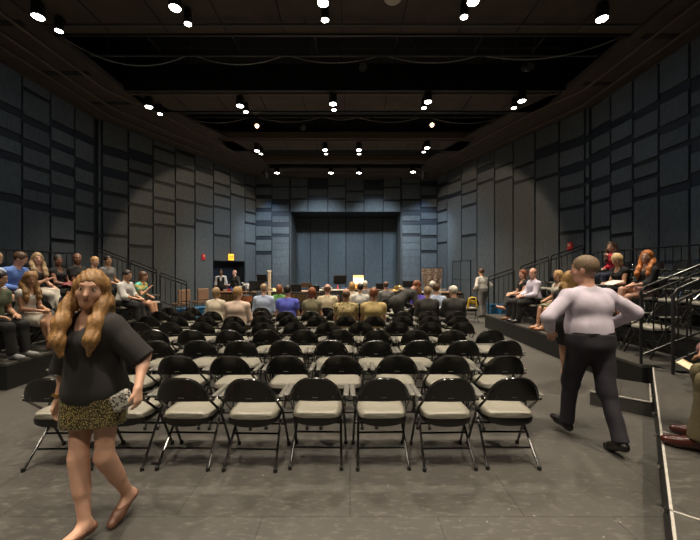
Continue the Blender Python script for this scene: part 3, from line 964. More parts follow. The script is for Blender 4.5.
def make_chair():
    t = thing('folding_chair', 'x', 'chair')
    sp = seat_mesh().build('seat', M_SEAT, t, True)
    pan = seat_mesh()
    pan.v = [(x * 1.012, .03 + (y - .03) * 1.012, .384 + (z - .420 + .0) * 1.1 + (0 if y > -.1 else .008)) for x, y, z in pan.v if True]
    pan.v = [(x, y, min(z, .437)) for x, y, z in pan.v]
    pan.build('seat_pan', M_SHELL, sp, True)
    bk = back_shell().build('backrest', M_SHELL, t, True)
    MB().box((-.026, -.2235, .628), (.026, -.214, .652), bev=.002).build('badge', M_BADGE, bk)
    MB().ell((-.15, -.208, .635), (.006, .006, .006), 8).ell((.15, -.208, .635), (.006, .006, .006), 8).build('rivets', M_CHROME, bk, True)
    # arch of the back frame
    pts = [(-.232, .02, .44), (-.228, -.09, .53), (-.222, -.172, .60)]
    for k in range(0, 17):
        u_ = -math.cos(PI * k / 16)
        u_ = math.copysign(abs(u_) ** .7, u_)
        z = shell_top(u_) + .004
        x, y = shell_pt(u_, z)
        pts.append((x * 1.03, y - .006, z))
    pts += [(.222, -.172, .60), (.228, -.09, .53), (.232, .02, .44)]
    MB().tube(pts, 0.0115, 8).build('back_frame', M_TUBE, t, True)
    for s in (-1, 1):
        l = MB().tube([(s * .232, .03, .44), (s * .24, .14, .24), (s * .245, .262, .012)], 0.0115, 8).build('leg', M_TUBE, t, True)
        MB().lathe([(.011, 0), (.017, 0), (.017, .03), (.011, .032)], 10, c=(s * .245, .262, 0)).build('rubber_foot', M_RUB, l, True)
        l = MB().tube([(s * .195, .17, .40), (s * .205, .06, .30), (s * .222, -.20, .012)], 0.0115, 8).build('leg', M_TUBE, t, True)
        MB().lathe([(.011, 0), (.017, 0), (.017, .03), (.011, .032)], 10, c=(s * .222, -.20, 0)).build('rubber_foot', M_RUB, l, True)
        ar = MB().tube([(s * .222, -.14, .585), (s * .255, -.12, .612), (s * .26, .11, .612), (s * .256, .13, .60), (s * .24, .08, .44)], 0.009, 8).build('armrest', M_TUBE, t, True)
        MB().box((s * .26 - .024, -.165, .618), (s * .26 + .024, .135, .640), bev=.009).build('arm_pad', M_ARMP, ar)
    MB().tube([(-.262, -.155, .594), (-.2, -.185, .597), (.2, -.185, .597), (.262, -.155, .594)], .009, 8).build('back_crossbar', M_TUBE, t, True)
    MB().tube([(-.213, -.085, .135), (.213, -.085, .135)], .009, 8).build('stretcher', M_TUBE, t, True)
    MB().tube([(-.208, -.0, .235), (.208, -.0, .235)], .009, 8).build('stretcher', M_TUBE, t, True)
    MB().tube([(-.238, .12, .27), (.238, .12, .27)], .009, 8).build('stretcher', M_TUBE, t, True)
    return t


chair0 = make_chair()
CT = tree_of(chair0)
used = [False]


def place_chair(loc, rz, label, group, far=False):
    if not used[0]:
        used[0] = True
        chair0.location = loc; chair0.rotation_euler = (0, 0, rz); chair0['label'] = label; chair0['group'] = group
        return chair0
    return copy_tree(CT, loc, rz, label, group, skip=('rubber_foot', 'badge', 'rivets') if far else ())


RNAMES = ['nearest row', 'second row', 'third row', 'fourth row', 'fifth row', 'sixth row', 'seventh row', 'eighth row', 'ninth row', 'tenth row', 'eleventh row']
rows = [
    (3.20, [49, 116, 183, 250, 316, 384, 450, 517], 2.98),
    (3.98, [69, 123, 177, 231, 286, 341.5, 397, 450, 503.5], 3.76),
    (4.78, [111, 155.7, 197, 238.5, 284, 330, 375.5, 420, 464.5, 509], 4.52),
    (5.58, [156, 193, 230, 266.5, 303.5, 340, 378, 415.5, 452, 490], 5.40),
    (6.36, [139, 170, 201, 233, 264, 296, 329, 362, 397, 430, 463], 6.15),
    (7.16, [150, 178, 206, 234.5, 262, 290, 318, 346, 374, 402, 430, 458], 7.0),
    (7.96, [161, 187, 213, 237, 261, 286, 311, 336, 361, 403, 429, 456], 7.8),
    (8.76, [170, 193, 216, 239, 262, 284, 305.5, 327, 350, 373, 415, 438], 8.6),
    (9.56, [214, 235.5, 257, 278, 299, 320, 340, 360.5, 381.5, 420, 441], 9.4),
    (10.36, [235, 254, 274, 293.5, 313, 332, 352, 372, 394, 414, 434], 10.2),
    (11.2, [327, 346, 365.5, 386.5, 406], 11.04)]
for r, (y, xs_, dref) in enumerate(rows):
    for k, px in enumerate(xs_):
        X = (px - 350) / 350 * dref
        lab = ('black folding chair with grey seat in the row nearest the camera, %s from left' % ORD[k]) if r == 0 else \
              ('folding chair on the floor in the %s from the camera, %s from the left' % (RNAMES[r], ORD[k]))
        jit = r < 5
        place_chair((X + jit * random.uniform(-.012, .012), y + jit * random.uniform(-.02, .02), 0), jit * random.uniform(-.03, .03), lab, 'folding chairs set in rows on the floor', r >= 5)

# ------------------------------------------------------------------ figures: one continuous surface per body, from blended limb volumes
class Field:
    def __init__(s, lo, hi, h):
        s.h = h; s.lo = np.array(lo, float)
        s.n = np.maximum(4, np.ceil((np.array(hi) - s.lo) / h).astype(int) + 1)
        s.F = np.full(tuple(s.n), 1.0, np.float32)

    def _sub(s, lo, hi):
        a = np.maximum(0, np.floor((np.array(lo) - s.lo) / s.h).astype(int)); b = np.minimum(s.n, np.ceil((np.array(hi) - s.lo) / s.h).astype(int) + 1)
        if np.any(b <= a): return None
        X = (s.lo[0] + np.arange(a[0], b[0]) * s.h)[:, None, None].astype(np.float32)
        Y = (s.lo[1] + np.arange(a[1], b[1]) * s.h)[None, :, None].astype(np.float32)
        Z = (s.lo[2] + np.arange(a[2], b[2]) * s.h)[None, None, :].astype(np.float32)
        return (slice(a[0], b[0]), slice(a[1], b[1]), slice(a[2], b[2])), X, Y, Z

    def add(s, p):
        k = max(p.get('k', .03), 1e-4)
        inf = p.get('inf', 0)
        if p['t'] == 'c':
            a, b = np.array(p['a'], float), np.array(p['b'], float); ra, rb = p['ra'] + inf, p['rb'] + inf
            m = max(ra, rb) + k + 2 * s.h
            r = s._sub(np.minimum(a, b) - m, np.maximum(a, b) + m)
            if r is None: return
            sl, X, Y, Z = r
            ab = b - a; L2 = max(float(ab @ ab), 1e-9)
            t = ((X - a[0]) * ab[0] + (Y - a[1]) * ab[1] + (Z - a[2]) * ab[2]) / L2
            tc = np.clip(t, 0, 1)
            d = np.sqrt((X - a[0] - tc * ab[0]) ** 2 + (Y - a[1] - tc * ab[1]) ** 2 + (Z - a[2] - tc * ab[2]) ** 2) - (ra + (rb - ra) * tc)
            if p.get('cut'):
                d = np.maximum(d, (t - 1) * math.sqrt(L2))
            if p.get('cuta'):
                d = np.maximum(d, -t * math.sqrt(L2))
        else:
            c = np.array(p['c'], float); rad = np.array(p['r'], float) + inf; M = p.get('M')
            mr = rad.max() + k + 2 * s.h
            r = s._sub(c - mr, c + mr)
            if r is None: return
            sl, X, Y, Z = r
            x, y, z = X - c[0], Y - c[1], Z - c[2]
            if M is not None:
                x, y, z = (M[0][0] * x + M[1][0] * y + M[2][0] * z), (M[0][1] * x + M[1][1] * y + M[2][1] * z), (M[0][2] * x + M[1][2] * y + M[2][2] * z)
            k0 = np.sqrt((x / rad[0]) ** 2 + (y / rad[1]) ** 2 + (z / rad[2]) ** 2); k1 = np.sqrt((x / rad[0] ** 2) ** 2 + (y / rad[1] ** 2) ** 2 + (z / rad[2] ** 2) ** 2)
            d = k0 * (k0 - 1) / np.maximum(k1, 1e-6)
        F = s.F[sl]
        if p.get('sub'):
            s.F[sl] = np.maximum(F, -d); return
        h = np.maximum(k - np.abs(F - d), 0) / k
        s.F[sl] = np.minimum(F, d) - h * h * k * .25

    def plane(s, pt, n):
        n = np.array(n, float); n /= np.linalg.norm(n)
        sl, X, Y, Z = s._sub(s.lo, s.lo + (s.n - 1) * s.h)
        s.F = np.maximum(s.F, ((X - pt[0]) * n[0] + (Y - pt[1]) * n[1] + (Z - pt[2]) * n[2]).astype(np.float32))

    def folds(s, amp, seed=0, fr=28):
        sl, X, Y, Z = s._sub(s.lo, s.lo + (s.n - 1) * s.h)
        q = seed * 1.7
        s.F += amp * (np.sin(X * fr * .9 + Z * fr * .35 + 2 * np.sin(Y * 9 + q)) * .5 + np.sin(Z * fr * .8 + Y * fr * .5 + 1.6 * np.sin(X * 11 + q)) * .5).astype(np.float32)

    def mesh(s):
        F = s.F; F[0] = F[-1] = 1; F[:, 0] = F[:, -1] = 1; F[:, :, 0] = F[:, :, -1] = 1
        I = F < 0
        nx, ny, nz = F.shape
        cnt = np.zeros((nx - 1, ny - 1, nz - 1), np.int8)
        C = [(i, j, k) for i in (0, 1) for j in (0, 1) for k in (0, 1)]
        for i, j, k in C: cnt += I[i:nx - 1 + i, j:ny - 1 + j, k:nz - 1 + k]
        act = (cnt > 0) & (cnt < 8)
        ii = np.argwhere(act)
        idx = np.full(act.shape, -1, np.int32); idx[act] = np.arange(len(ii))
        acc = np.zeros((len(ii), 3)); num = np.zeros(len(ii))
        for a in C:
            for ax in range(3):
                if a[ax] == 1: continue
                b = list(a); b[ax] = 1
                fa = F[ii[:, 0] + a[0], ii[:, 1] + a[1], ii[:, 2] + a[2]]; fb = F[ii[:, 0] + b[0], ii[:, 1] + b[1], ii[:, 2] + b[2]]
                m = (fa < 0) != (fb < 0)
                t = np.where(m, fa / np.where(m, fa - fb, 1), 0)
                pos = np.array(a, float)[None, :] + np.zeros((len(ii), 3)); pos[:, ax] += t
                acc[m] += pos[m]; num[m] += 1
        V = (ii + acc / num[:, None]) * s.h + s.lo
        Q = []
        for ax in range(3):
            o = [(1, 2), (2, 0), (0, 1)][ax]
            A = [slice(None)] * 3; B = [slice(None)] * 3
            A[ax] = slice(0, -1); B[ax] = slice(1, None)
            diff = I[tuple(A)] != I[tuple(B)]
            e = np.argwhere(diff)
            e = e[(e[:, o[0]] > 0) & (e[:, o[1]] > 0) & (e[:, o[0]] < F.shape[o[0]] - 1) & (e[:, o[1]] < F.shape[o[1]] - 1)]
            if not len(e): continue
            ins = I[e[:, 0], e[:, 1], e[:, 2]]
            q = []
            for du, dv in ((-1, -1), (0, -1), (0, 0), (-1, 0)):
                c = e.copy(); c[:, o[0]] += du; c[:, o[1]] += dv
                q.append(idx[c[:, 0], c[:, 1], c[:, 2]])
            q = np.stack(q, 1)
            q[~ins] = q[~ins][:, ::-1]
            Q.append(q)
        Q = np.concatenate(Q)
        return V, Q


def mesh_obj(name, V, Q, m, parent):
    me = bpy.data.meshes.new(name)
    me.vertices.add(len(V)); me.vertices.foreach_set('co', V.astype(np.float32).ravel())
    me.loops.add(len(Q) * 4); me.loops.foreach_set('vertex_index', Q.astype(np.int32).ravel())
    me.polygons.add(len(Q)); me.polygons.foreach_set('loop_start', np.arange(0, len(Q) * 4, 4, dtype=np.int32))
    me.polygons.foreach_set('use_smooth', np.ones(len(Q), bool))
    me.update(calc_edges=True); me.validate()
    me.materials.append(m)
    o = bpy.data.objects.new(name, me); COL.objects.link(o)
    if parent is not None: o.parent = parent
    return o


def V3(*a): return np.array(a, float)
def nrm(v): return v / max(np.linalg.norm(v), 1e-9)
def cap(a, b, ra, rb, k=.03, **kw): return dict(t='c', a=a, b=b, ra=ra, rb=rb, k=k, **kw)
def ell(c, r, k=.03, M=None, **kw): return dict(t='e', c=c, r=r, k=k, M=M, **kw)
def infl(ps, d, **kw): return [dict(p, inf=p.get('inf', 0) + d, **kw) for p in ps]


def solid(name, prims, h, m, parent, cuts=(), fold=0, seed=0, post=(), strand=0):
    if not prims: return None
    lo = np.full(3, 9.); hi = np.full(3, -9.)
    for p in prims:
        if p.get('sub'): continue
        r = (max(p['ra'], p['rb']) if p['t'] == 'c' else max(p['r'])) + p.get('inf', 0) + .02
        for q in ((p['a'], p['b']) if p['t'] == 'c' else (p['c'],)):
            lo = np.minimum(lo, np.array(q) - r); hi = np.maximum(hi, np.array(q) + r)
    f = Field(lo - 2 * h, hi + 2 * h, h)
    for p in prims: f.add(p)
    if fold: f.folds(fold, seed)
    if strand:
        sl, X, Y, Z = f._sub(f.lo, f.lo + (f.n - 1) * f.h)
        f.F += (strand * np.sin(X * 150 + Y * 120 + 2.2 * np.sin(Z * 24) + 1.5 * np.sin(Z * 9 + 1))).astype(np.float32)
    for pt, n in cuts: f.plane(pt, n)
    for p in post: f.add(dict(p, sub=True))
    V, Q = f.mesh()
    return mesh_obj(name, V, Q, m, parent)


def ik(root, target, l1, l2, pole):
    d = target - root; L = np.linalg.norm(d)
    L = min(max(L, abs(l1 - l2) + .02), l1 + l2 - .004)
    u = nrm(d); end = root + u * L
    a = (l1 * l1 - l2 * l2 + L * L) / (2 * L); h = math.sqrt(max(l1 * l1 - a * a, 0))
    p = pole - u * (pole @ u); p = nrm(p)
    return root + u * a + p * h, end


SKINS = {k: mat('skin_' + k, c, .5, .05, 12) for k, c in dict(fair=(.62, .36, .25), pink=(.62, .33, .24), tan=(.50, .27, .16), brown=(.20, .095, .055), dark=(.10, .048, .03)).items()}
HAIRS = {k: mat('hair_' + k, c, .5, .35, 60, bump=.4, bscale=120) for k, c in dict(blond=(.45, .27, .10), lightblond=(.62, .45, .22), brown=(.09, .045, .022), dark=(.018, .012, .01), auburn=(.22, .07, .025),
         red=(.50, .17, .04), grey=(.28, .25, .22), white=(.62, .58, .50), honey=(.30, .16, .055), ash=(.35, .24, .13), sandy=(.20, .135, .08)).items()}
M_EYE = mat('eye_white', (.7, .68, .64), .3, 0, 5); M_IRIS = mat('dark_iris', (.03, .02, .015), .2, 0, 5); M_LIP = mat('lips', (.42, .12, .10), .45, .05, 20)


def cloth(name, c, rough=.85, var=.08): return mat('cloth_' + name, c, rough, var, 14, bump=.15, bscale=150)


def person(label, loc, rz, sit=True, H=1.72, skin='fair', hair=('short', 'brown'), top=('long', None), bottom=('trousers', None), shoes=None,
           lean=8, side=0, twist=0, head=(0, 0, 0), wr=None, wl=None, ar=None, al=None, handr=None, handl=None, seat=.475, h=.012, female=False,
           fingers=True, face=True, extra=None, fold=.0025, neck=None, stand_z=None, elbow_out=.5, wide=1.0, jacket=None):
    """Local frame: facing +Y, +X is the figure's right. Targets are local coordinates in metres."""
    t = thing('person', label, 'person', loc, rz)
    s = H / 1.75; w = wide * (0.92 if female else 1.0)
    seed = int(abs(loc[0] * 97 + loc[1] * 31)) % 17
    pz = (seat + .085) if sit else (stand_z or .945 * s)
    pel = V3(0, 0, pz)
    la = math.radians(lean); sa = math.radians(side)
    up = nrm(V3(math.sin(sa), math.sin(la) * 1.0, math.cos(la)))
    ta = math.radians(twist)
    rt = nrm(V3(math.cos(ta), -math.sin(ta), 0)); rt = nrm(rt - up * (rt @ up)); fw = np.cross(up, rt)
    fw = -fw if fw[1] < 0 else fw
    nb = pel + up * .50 * s
    chest = pel + up * .34 * s; waist = pel + up * .15 * s
    hy, hp, hr = [math.radians(a) for a in head]      # yaw (+ to its left), pitch (+ down), roll
    hf = V3(-math.sin(hy) * math.cos(hp), math.cos(hy) * math.cos(hp), -math.sin(hp))
    hu = nrm(V3(-math.sin(hy) * math.sin(hp), math.cos(hy) * math.sin(hp), math.cos(hp)) + V3(math.sin(hr), 0, 0))
    hf = nrm(hf - hu * (hf @ hu)); hR = np.cross(hf, hu)
    up2 = nrm(up + V3(0, 0, .6))
    hc = nb + up2 * .095 * s + hu * .085 * s + hf * .02
    HM = [[hR[0], hf[0], hu[0]], [hR[1], hf[1], hu[1]], [hR[2], hf[2], hu[2]]]
    hs_ = s * 1.07
    def hl(x, y, z): return hc + (hR * x + hf * y + hu * z) * hs_
    hd = [ell(hl(0, -.012, .025), V3(.074, .094, .092) * hs_, .02, HM), ell(hl(0, .02, -.03), V3(.058, .068, .085) * hs_, .03, HM), cap(hl(-.012, .058, -.085), hl(.012, .058, -.085), .022 * s, .022 * s, .03),
          cap(hl(0, .084, .012), hl(0, .102, -.022), .009 * s, .014 * s, .012), ell(hl(.076, -.004, -.01), V3(.010, .020, .032) * s, .01, HM), ell(hl(-.076, -.004, -.01), V3(.010, .020, .032) * s, .01, HM),
          cap(hl(-.030, .070, .034), hl(.030, .070, .034), .012 * s, .012 * s, .02), cap(hl(-.04, .055, -.025), hl(.04, .055, -.025), .02 * s, .02 * s, .03),
          cap(hl(-.016, .078, -.052), hl(.016, .078, -.052), .009 * s, .009 * s, .01)]
    nk = [cap(nb + up * -.02, hl(0, -.02, -.06), (.062 if not female else .052) * s, (.056 if not female else .046) * s, .035)]
    # torso
    shw = (.172 if not female else .150) * s * (1 + (wide - 1) * .6)
    shy = nb - up * .075 * s
    SR, SL = shy + rt * shw, shy - rt * shw
    hip = .092 * s
    HRt, HLt = pel + V3(hip, 0, 0), pel - V3(hip, 0, 0)
    tor = [cap(pel + V3(-.07 * s, 0, .01), pel + V3(.07 * s, 0, .01), (.118 if not female else .124) * s, (.118 if not female else .124) * s, .05),
           cap(waist - rt * .055 * s * w, waist + rt * .055 * s * w, .100 * s * w, .100 * s * w, .08), cap(pel, chest, .10 * s * w, .105 * s, .06),
           cap(chest - rt * .075 * s, chest + rt * .075 * s, .104 * s * w, .104 * s * w, .06), cap(SR, SL, .050 * s, .050 * s, .06), cap(nb - up * .01, SR, .046 * s, .046 * s, .04), cap(nb - up * .01, SL, .046 * s, .046 * s, .04), cap(chest, nb - up * .05, .095 * s, .058 * s, .05)]
    if female:
        for q in (-1, 1): tor.append(ell(chest + rt * q * .075 * s + fw * .085 * s + up * .0, V3(.05, .042, .05) * s, .05))
    if wide > 1.05: tor.append(ell(waist + fw * .05, V3(.14, .12, .13) * s * wide, .06))
    # arms
    ua, fa = .285 * s, .25 * s
    if sit:
        wr = wr if wr is not None else (.13, .30, seat + .17); wl = wl if wl is not None else (-.13, .30, seat + .17)
        ar = ar if ar is not None else (.10, .47, .08); al = al if al is not None else (-.10, .47, .08)
    else:
        wr = wr if wr is not None else (.25, .04, pz - .12); wl = wl if wl is not None else (-.25, .04, pz - .12)
        ar = ar if ar is not None else (.10, -.02, .08); al = al if al is not None else (-.10, -.02, .08)
    ER_, WR = ik(SR, V3(*wr), ua, fa, rt * elbow_out - fw * .6 - up * .5)
    EL_, WL = ik(SL, V3(*wl), ua, fa, -rt * elbow_out - fw * .6 - up * .5)
    th_, sh_ = .435 * s, .42 * s
    if sit: kp = V3(0, .6, 1)
    else: kp = V3(0, 1, .1)
    KR, AR = ik(HRt, V3(*ar), th_, sh_, kp + V3(.10, 0, 0)); KL, AL = ik(HLt, V3(*al), th_, sh_, kp + V3(-.10, 0, 0))
    am = .9 if female else 1.0
    def arm(S_, E, W_): return [cap(S_, E, .050 * s * am, .040 * s * am, .03)], [cap(E, W_, .041 * s * am, .026 * s * am, .02), cap(E, E + (W_ - E) * .4, .040 * s * am, .040 * s * am, .02)]
    uR, fR = arm(SR, ER_, WR); uL, fL = arm(SL, EL_, WL)
    def leg(Hh, K, A):
        c = K + (A - K) * .3 + nrm(np.cross(A - K, V3(1, 0, 0))) * -.012
        return [cap(Hh, K, (.092 if not female else .084) * s, (.056 if not female else .052) * s, .05)], [cap(K, A, .054 * s, .036 * s, .03), cap(K + (A - K) * .12, K + (A - K) * .5, .052 * s, .046 * s, .03)]
    tR, sR = leg(HRt, KR, AR); tL, sL = leg(HLt, KL, AL)
    def foot(K, A, sgn):
        f = nrm(V3(sgn * .15, 1, 0)) if True else 0
        d = nrm(A - K); f = nrm(f - d * (f @ d) * .9)
        if sit and A[2] < .13: f = nrm(V3(sgn * .15, 1, 0))
        dn = nrm(d * .5 + V3(0, 0, -1) * .5)
        heel = A + dn * .035 * s - f * .03 * s; ball = A + dn * .045 * s + f * .12 * s; toe = ball + f * .055 * s
        return [cap(A, heel, .034 * s, .033 * s, .02), cap(A + dn * .012, ball, .036 * s, .030 * s, .03), cap(ball, toe, .031 * s, .024 * s, .02), cap(heel, ball, .030 * s, .028 * s, .02)], f, dn, toe
    oR, fdR, heR, toR = foot(KR, AR, .5); oL, fdL, heL, toL = foot(KL, AL, -.5)
    # hands
    def hand(E, W_, sgn, dirn):
        d = nrm(W_ - E) if dirn is None else nrm(np.array(dirn, float))
        side_ = nrm(np.cross(d, V3(0, 0, 1)) if abs(d[2]) < .9 else V3(0, 1, 0) * 1.0)
        if abs(d[2]) >= .9: side_ = V3(0, 1, 0)
        pn = nrm(np.cross(side_, d));  # palm normal-ish
        if pn[2] > 0 and abs(d[2]) < .9: pn = -pn
        if abs(d[2]) >= .9: pn = nrm(V3(-sgn, 0, 0))
        q = s * (.88 if female else 1.0)
        out = []
        k1 = W_ + d * .045 * q; k2 = W_ + d * .085 * q
        for o_ in (-.026, -.009, .009, .026): out.append(cap(W_ + side_ * o_ * .7 * q, k2 + side_ * o_ * q, .0165 * q, .0135 * q, .012))
        Ls = [.068, .078, .072, .056]
        # thumb side: towards the body midline for a forward hand
        ts = 1 if (side_ @ V3(-sgn, 0, 0)) > 0 else -1
        if abs(d[2]) >= .9: ts = 1
        order = [.027, .009, -.009, -.026] if ts > 0 else [-.027, -.009, .009, .026]
        for o_, L_ in zip(order, Ls):
            b = k2 + side_ * o_ * q; m_ = b + (d * .9 + pn * .35) * L_ * .52 * q; e = m_ + (d * .62 + pn * .8) * L_ * .46 * q
            out += [cap(b, m_, .0095 * q, .0088 * q, .004), cap(m_, e, .0086 * q, .0072 * q, .004)]
        tb = W_ + d * .02 * q + side_ * ts * .022 * q; tm = tb + nrm(d * .7 + side_ * ts * .65 + pn * .3) * .042 * q; te = tm + nrm(d * .95 + pn * .35 + side_ * ts * .12) * .032 * q
        out += [cap(tb, tm, .014 * q, .0115 * q, .010), cap(tm, te, .011 * q, .009 * q, .004)]
        return out
    haR, haL = hand(ER_, WR, 1, handr), hand(EL_, WL, -1, handl)
    body = tor + nk + hd + uR + fR + uL + fL + tR + sR + tL + sL + oR + oL + haR + haL
    bo = solid('body', body, h, SKINS[skin], t)
    # ---- clothes
    kind, tm_ = top[0], top[1]
    ci = .014 if h > .009 else .011
    if jacket: ci += .004
    trt = [dict(p) for p in tor]
    pr = infl(trt, ci)
    if kind in ('short', 'long', 'half', 'dress_short'):
        fr = {'short': .55, 'half': 1.0, 'long': 1.0, 'dress_short': .5}[kind]
        for (S_, E, W_) in ((SR, ER_, WR), (SL, EL_, WL)):
            e = S_ + (E - S_) * fr
            pr.append(cap(S_, e, .058 * s * am + ci, (.050 * s * am) + ci * 1.3, .04, cut=kind in ('short', 'dress_short')))
            if kind == 'half': pr.append(cap(E, E + (W_ - E) * .35, .046 * s * am + ci, .046 * s * am + ci * 1.6, .03, cut=True))
            if kind == 'long': pr.append(cap(E, E + (W_ - E) * .97, .046 * s * am + ci, .034 * s * am + ci, .03, cut=True))
    if kind == 'loose':   # loose blouse with wide half sleeves
        for (S_, E, W_) in ((SR, ER_, WR), (SL, EL_, WL)):
            pr.append(cap(S_, E + (W_ - E) * .15, .056 * s + ci, .066 * s + ci, .05, cut=True))
        pr.append(cap(pel + V3(-.06, 0, -.05), pel + V3(.06, 0, -.05), .118 * s, .118 * s, .06)); pr.append(cap(chest - rt * .05, pel - rt * .06, .097 * s, .112 * s, .05)); pr.append(cap(chest + rt * .05, pel + rt * .06, .097 * s, .112 * s, .05))
    cuts = []
    hem = pel - up * (.02 if sit else -.02)
    if not sit and top[0] in ('long', 'short') and not jacket: hem = pel + up * .075
    if not sit and top[0] == 'loose': hem = pel - up * .07; ci += .009; pr = infl(pr, .009)
    if jacket: hem = pel - up * .13 * (0.3 if sit else 1)
    cuts.append((hem, -up))
    post = []
    if kind in ('none', 'short', 'long', 'half', 'loose', 'dress_short'):
        post.append(cap(nb - up * .012 + fw * .02, hl(0, 0, .1), .064 * s, .075 * s))
    if kind == 'none':  # sleeveless: scooped neck and arm holes
        post.append(ell(nb + fw * .08 - up * .03, V3(.085, .07, .075) * s))
    if female and kind != 'none': post.append(ell(nb + fw * .075 - up * .03, V3(.06, .05, .07) * s))
    if jacket or kind == 'vest':
        pass
    topo = solid('jacket' if jacket else 'top', pr, h, tm_, t, cuts=cuts, fold=fold, seed=seed, post=post)
    if jacket:
        # shirt collar ring
        solid('shirt_collar', [cap(nb - up * .02, nb + up2 * .035, .068 * s, .062 * s, .01, cut=True)], h, jacket, t, post=[cap(nb, nb + up2 * .12, .052 * s, .052 * s)])
    elif kind == 'long' or (kind == 'short' and not female):
        solid('collar', [cap(nb - up * .03, nb + up2 * .03, .076 * s, .064 * s, .01, cut=True)], h, tm_, t, post=[cap(nb, nb + up2 * .12, .050 * s, .050 * s)])
    bk, bm = bottom
    if bk == 'trousers':
        pr = infl(tor[:3], .009 if sit else .021)
        pr += infl(tR[:1] + tL[:1], .010)
        for K, A, Hh in ((KR, AR, HRt), (KL, AL, HLt)):
            pr.append(cap(Hh, K, .098 * s, .068 * s, .05)); pr.append(cap(K, A, .068 * s, (.066 if not female else .056) * s, .04, cut=True))
        solid('trousers', pr, h, bm, t, cuts=[(pel + up * .09, up)], fold=fold * 1.2, seed=seed + 3)
    elif bk in ('skirt', 'shortskirt', 'dress'):
        fr = {'skirt': .98, 'shortskirt': .55, 'dress': .85}[bk]
        pr = infl(tor[:3], .010)
        for q in range(1, 8):
            f_ = fr * q / 7
            a_ = HRt + (KR - HRt) * f_; b_ = HLt + (KL - HLt) * f_
            rr = (.108 - .022 * f_) * s + (.0 if sit else .004)
            pr.append(cap(a_, b_, rr, rr, .05))
        e = (HRt + (KR - HRt) * fr + HLt + (KL - HLt) * fr) / 2; d = nrm((KR - HRt) + (KL - HLt))
        solid('skirt', pr, h, bm, t, cuts=[(e, d), (pel + up * (-.02 if top[0] == 'loose' else .11), up)], fold=fold * 1.2, seed=seed + 3)
    sm = shoes or mat('black_shoe_leather', (.012, .011, .010), .35)
    for (o_, f_, he, to) in ((oR, fdR, heR, toR), (oL, fdL, heL, toL)):
        pr = infl(o_, .007); A_ = o_[0]['a']
        so = solid('shoe', pr, min(h, .012), sm, t, cuts=[(A_ - he * (.03 if not female else -.024), -he)])
    # ---- hair
    hs, hm_ = hair[0], HAIRS[hair[1]]
    base = [ell(hl(0, -.020, .033), V3(.084, .104, .097) * hs_, .02, HM)]
    facecut = [ell(hl(0, .125, -.045), V3(.086, .105, .125) * hs_, M=HM), ell(hl(0, .10, -.10), V3(.11, .09, .10) * hs_, M=HM)]
    neckcut = [ell(hl(0, .01, -.125), V3(.12, .14, .085) * hs_, M=HM)]
    hh = min(h, .010)
    if hs == 'short': solid('hair', base, hh, hm_, t, fold=.003, seed=seed, post=facecut + [ell(hl(.08, .03, -.05), V3(.03, .05, .05) * s, M=HM), ell(hl(-.08, .03, -.05), V3(.03, .05, .05) * s, M=HM)] + neckcut)
    elif hs == 'balding': solid('hair', [ell(hl(0, -.020, .010), V3(.082, .102, .08) * hs_, .02, HM)], hh, hm_, t, fold=.002, post=facecut + neckcut + [ell(hl(0, .0, .11), V3(.085, .12, .085) * s, M=HM)])
    elif hs == 'bob': solid('hair', base + [cap(hl(.062, -.02, 0), hl(.066, -.01, -.09), .03 * s, .028 * s, .04), cap(hl(-.062, -.02, 0), hl(-.066, -.01, -.09), .03 * s, .028 * s, .04), cap(hl(0, -.06, 0), hl(0, -.065, -.09), .06 * s, .045 * s, .05)], hh, hm_, t, fold=.006, seed=seed, post=facecut)
    elif hs == 'bun': solid('hair', base + [ell(hl(0, -.115, .05), V3(.04, .04, .04) * s, .02)], hh, hm_, t, fold=.003, post=facecut + neckcut)
    elif hs == 'long':
        pr = list(base) + [dict(p_, sub=True) for p_ in facecut]
        lf = (up * .022 + fw * .022) if kind == 'loose' else up * .004
        rth = nrm(rt * .7 + V3(hR[0], hR[1], 0)); fwh = nrm(fw * .7 + V3(hf[0], hf[1], 0))
        for q in (-1, 1):
            sh = nb + rth * q * .098 * s + lf
            p0 = hl(q * .070, -.02, .02); p1 = hl(q * .084, -.02, -.075); p2 = sh + up * .050 + fwh * .02
            p3 = sh + fwh * .105 * s - up * .05 * s; p4 = sh + fwh * .155 * s - up * .15 * s; p5 = sh + fwh * .160 * s - up * .25 * s - rth * q * .02
            for x_, y_, r0, r1 in ((p0, p1, .026, .032), (p1, p2, .032, .038), (p2, p3, .040, .040), (p3, p4, .040, .034), (p4, p5, .034, .014)):
                pr.append(cap(x_, y_, r0 * s, r1 * s, .05))
            pr += [cap(hl(q * .03, -.06, -.02), nb + rt * q * .06 * s - fw * .10 * s - up * .14 * s, .052 * s, .045 * s, .05)]
        solid('hair', pr, hh, hm_, t, fold=.006, seed=seed, strand=.0035)
    elif hs == 'cap':
        pass
    # ---- face
    if face:
        for q in (-1, 1):
            e = hl(q * .031, .0755, .012)
            Mh = Matrix(HM)
            eo = MB().ell(e, (.0125 * s, .009 * s, .0062 * s), 10, Mh).build('eye', M_EYE, t, True)
            MB().ell(e + hf * .006 * s, (.006 * s, .005 * s, .006 * s), 8, Mh).build('iris', M_IRIS, eo, True)
            MB().tube([hl(q * .016, .087, .036), hl(q * .032, .086, .043), hl(q * .048, .074, .037)], .0024 * s, 5).build('eyebrow', hm_ if hs != 'balding' else HAIRS['brown'], t, True)
        MB().tube([hl(-.022, .080, -.052), hl(-.008, .088, -.050), hl(0, .0885, -.052), hl(.008, .088, -.050), hl(.022, .080, -.052)], [.002, .0055 * s, .005 * s, .0055 * s, .002], 6).build('lips', M_LIP, t, True)
